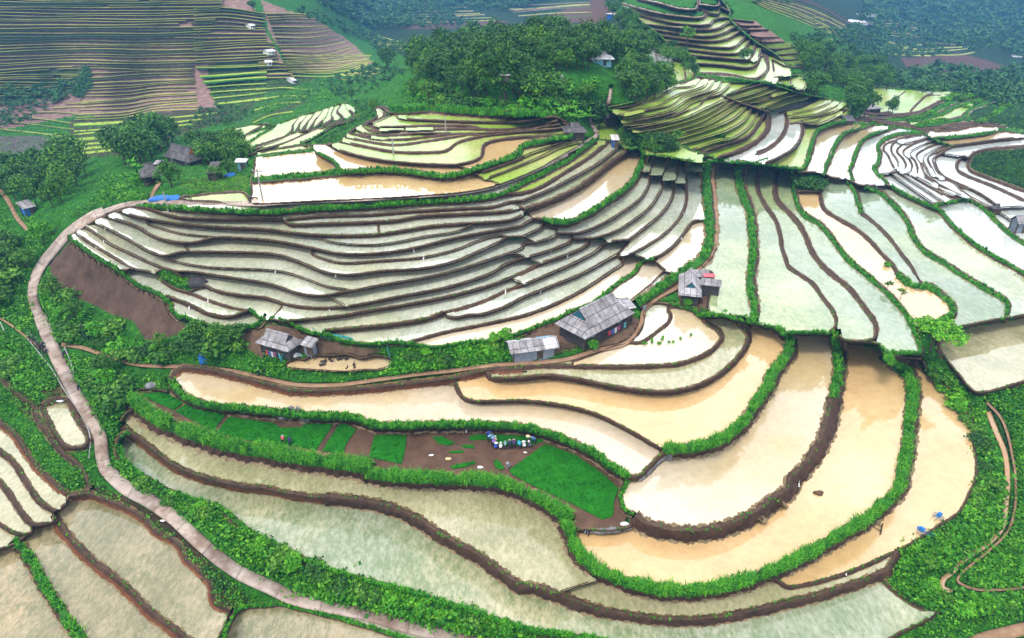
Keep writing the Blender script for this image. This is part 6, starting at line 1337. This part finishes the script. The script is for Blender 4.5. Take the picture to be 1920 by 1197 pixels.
fence("K 335,250 380,255 440,250 500,245", 1.2, "old wooden paling fence between the patched shed and the small tree", 'paling_fence', 'wood', 1, 'fence', True)
fence("J 215,372 300,396 450,408 640,418 760,406 890,400", .8, "low wire fence on thin stakes along the front of the duck pond", 'wire_fence', 'net', 7, 'fence', True) if False else None
def woodpile(x, y, yaw, label):
    e = root('woodpile', x, y, label, 'woodpile', None, yaw); rng = np.random.default_rng(int(x)); 
    for r in range(4):
        for q in range(7-r): yy = (q-3+r*.5)*.2; tube_obj('log', [([(-.9+rng.uniform(-.1, .1), yy, .1+r*.17), (.9+rng.uniform(-.1, .1), yy, .1+r*.17)], [.09, .085])], M['wood'], e, 6)

def laundry(a, b, label):
    A, B = Vector(place(*a)), Vector(place(*b)); e = bpy.data.objects.new('washing_line', None); COL.objects.link(e); e.location = A; tag(e, label, 'washing line'); d = B-A; h = Vector((0, 0, 1.6))
    for p in (Vector((0, 0, 0)), d): tube_obj('post', [([tuple(p-Vector((0, 0, .2))), tuple(p+h)], [.05, .04])], M['wood'], e, 6)
    tube_obj('line', [([tuple(h*.98), tuple(d*.5+h*.93), tuple(d+h*.98)], [.015]*3)], M['steel'], e, 4)
    for i, c in enumerate(((.5, .05, .06), (.05, .12, .45), (.6, .6, .62), (.40, .08, .25), (.03, .03, .06), (.10, .35, .40))):
        u = .12+i*.145; p = d*u+h*.93; q = d*(u+.10)+h*.93; f = poly_mesh('garment', [[tuple(p), tuple(q), tuple(q-Vector((0, 0, .75+.1*(i % 3)))), tuple(p-Vector((0, 0, .75+.1*(i % 3))))]], cloth(c), e, .03)
laundry((1135, 640), (1175, 618), "washing line with coloured clothes in front of the big stilt house"); laundry((498, 672), (530, 680), "washing line with coloured clothes in front of the silvery barn")
# low roadside walls
def low_wall(pts, hh, label):
    P = smooth(parse_pts(pts), 3); N = normals(P); G = np.array([place(x, y) for x, y in P]); c = G.mean(0); t = np.gradient(G, axis=0); n = np.stack([-t[:, 1], t[:, 0], 0*t[:, 0]], 1); n /= np.linalg.norm(n, axis=1)[:, None]; rows = [G-n*.07+[0, 0, -.4], G-n*.07+[0, 0, hh], G+n*.07+[0, 0, hh], G+n*.07+[0, 0, -.4]]; a = newacc(); strip([r-c for r in rows], [0]*3, a); o = link('low_wall', mesh_np('low_wall', np.concatenate(a['V']), np.concatenate(a['F'])), [M['concrete']]); o.location = c; tag(o, label, 'wall')
low_wall("I 470,250 500,320 540,440", .5, "low grey wall right of the road below the red path"); low_wall("I 190,165 290,290 370,390 430,490 500,600 570,700 630,810 650,900 640,1040", .16, "long pale kerb wall on the left edge of the concrete road")
# water running over the bunds
def spills():
    acc = newacc()
    for u, tl, dy in (((915, 530), 'K', 40), ((1085, 360), 'K', 22), ((425, 900), 'P', 45), ((640, 735), 'P', 20), ((300, 85), 'P', 40), ((755, 535), 'E', 18), ((745, 625), 'E', 18), ((690, 668), 'E', 20), ((1360, 1090), 'E', 40), ((1495, 1045), 'E', 28), ((905, 835), 'E', 25), ((830, 432), 'F', 16), ((1135, 690), 'F', 28), ((1205, 742), 'F', 26), ((572, 868), 'F', 30), ((138, 840), 'F', 24), ((528, 1105), 'F', 30), ((1795, 985), 'F', 30), ((825, 392), 'G', 20), ((1220, 602), 'G', 18), ((280, 685), 'G', 26), ((265, 605), 'G', 24), ((108, 570), 'G', 22), ((400, 730), 'G', 26), ((205, 985), 'G', 26), ((1230, 415), 'G', 22)):
        x0, y0, kk = TILE[tl]; x, y = x0+u[0]/kk, y0+u[1]/kk; z = float(bil(SURF, x, y-4)); zl = float(bil(SURF, x, y+dy/kk+2)); r = []
        for s in (-1, 1): r.append(np.array([ground(x+s*.8, y-dy/kk*.5, z+.22), ground(x+s*.9, y, (z+zl)/2+.26), ground(x+s*1.3, y+dy/kk*.6, zl+.12)]))
        strip(r, [0], acc)
    link('spill_water', mesh_np('spill_water', np.concatenate(acc['V']), np.concatenate(acc['F'])), [M['white']], kind='structure')
spills()
# haze between the near terraces and the far slopes
def haze():
    me = bpy.data.meshes.new('haze'); bm = bmesh.new(); bmesh.ops.create_cube(bm, size=1); 
    for v in bm.verts: v.co = Vector((v.co.x*9400, v.co.y*4700+2150, -110 if v.co.z < 0 else 115))
    bm.to_mesh(me); bm.free(); m = bpy.data.materials.new('haze_air'); m.use_nodes = True; n = m.node_tree.nodes; n.remove(n["Principled BSDF"]); v = n.new("ShaderNodeVolumePrincipled"); v.inputs['Color'].default_value = (.18, .52, 1, 1); v.inputs['Density'].default_value = .0003; v.inputs['Anisotropy'].default_value = 0
    m.node_tree.links.new(v.outputs[0], n["Material Output"].inputs['Volume']); o = link('haze', me, [m], kind='stuff'); tag(o, "thin bluish haze over the far slopes", 'haze')
haze()
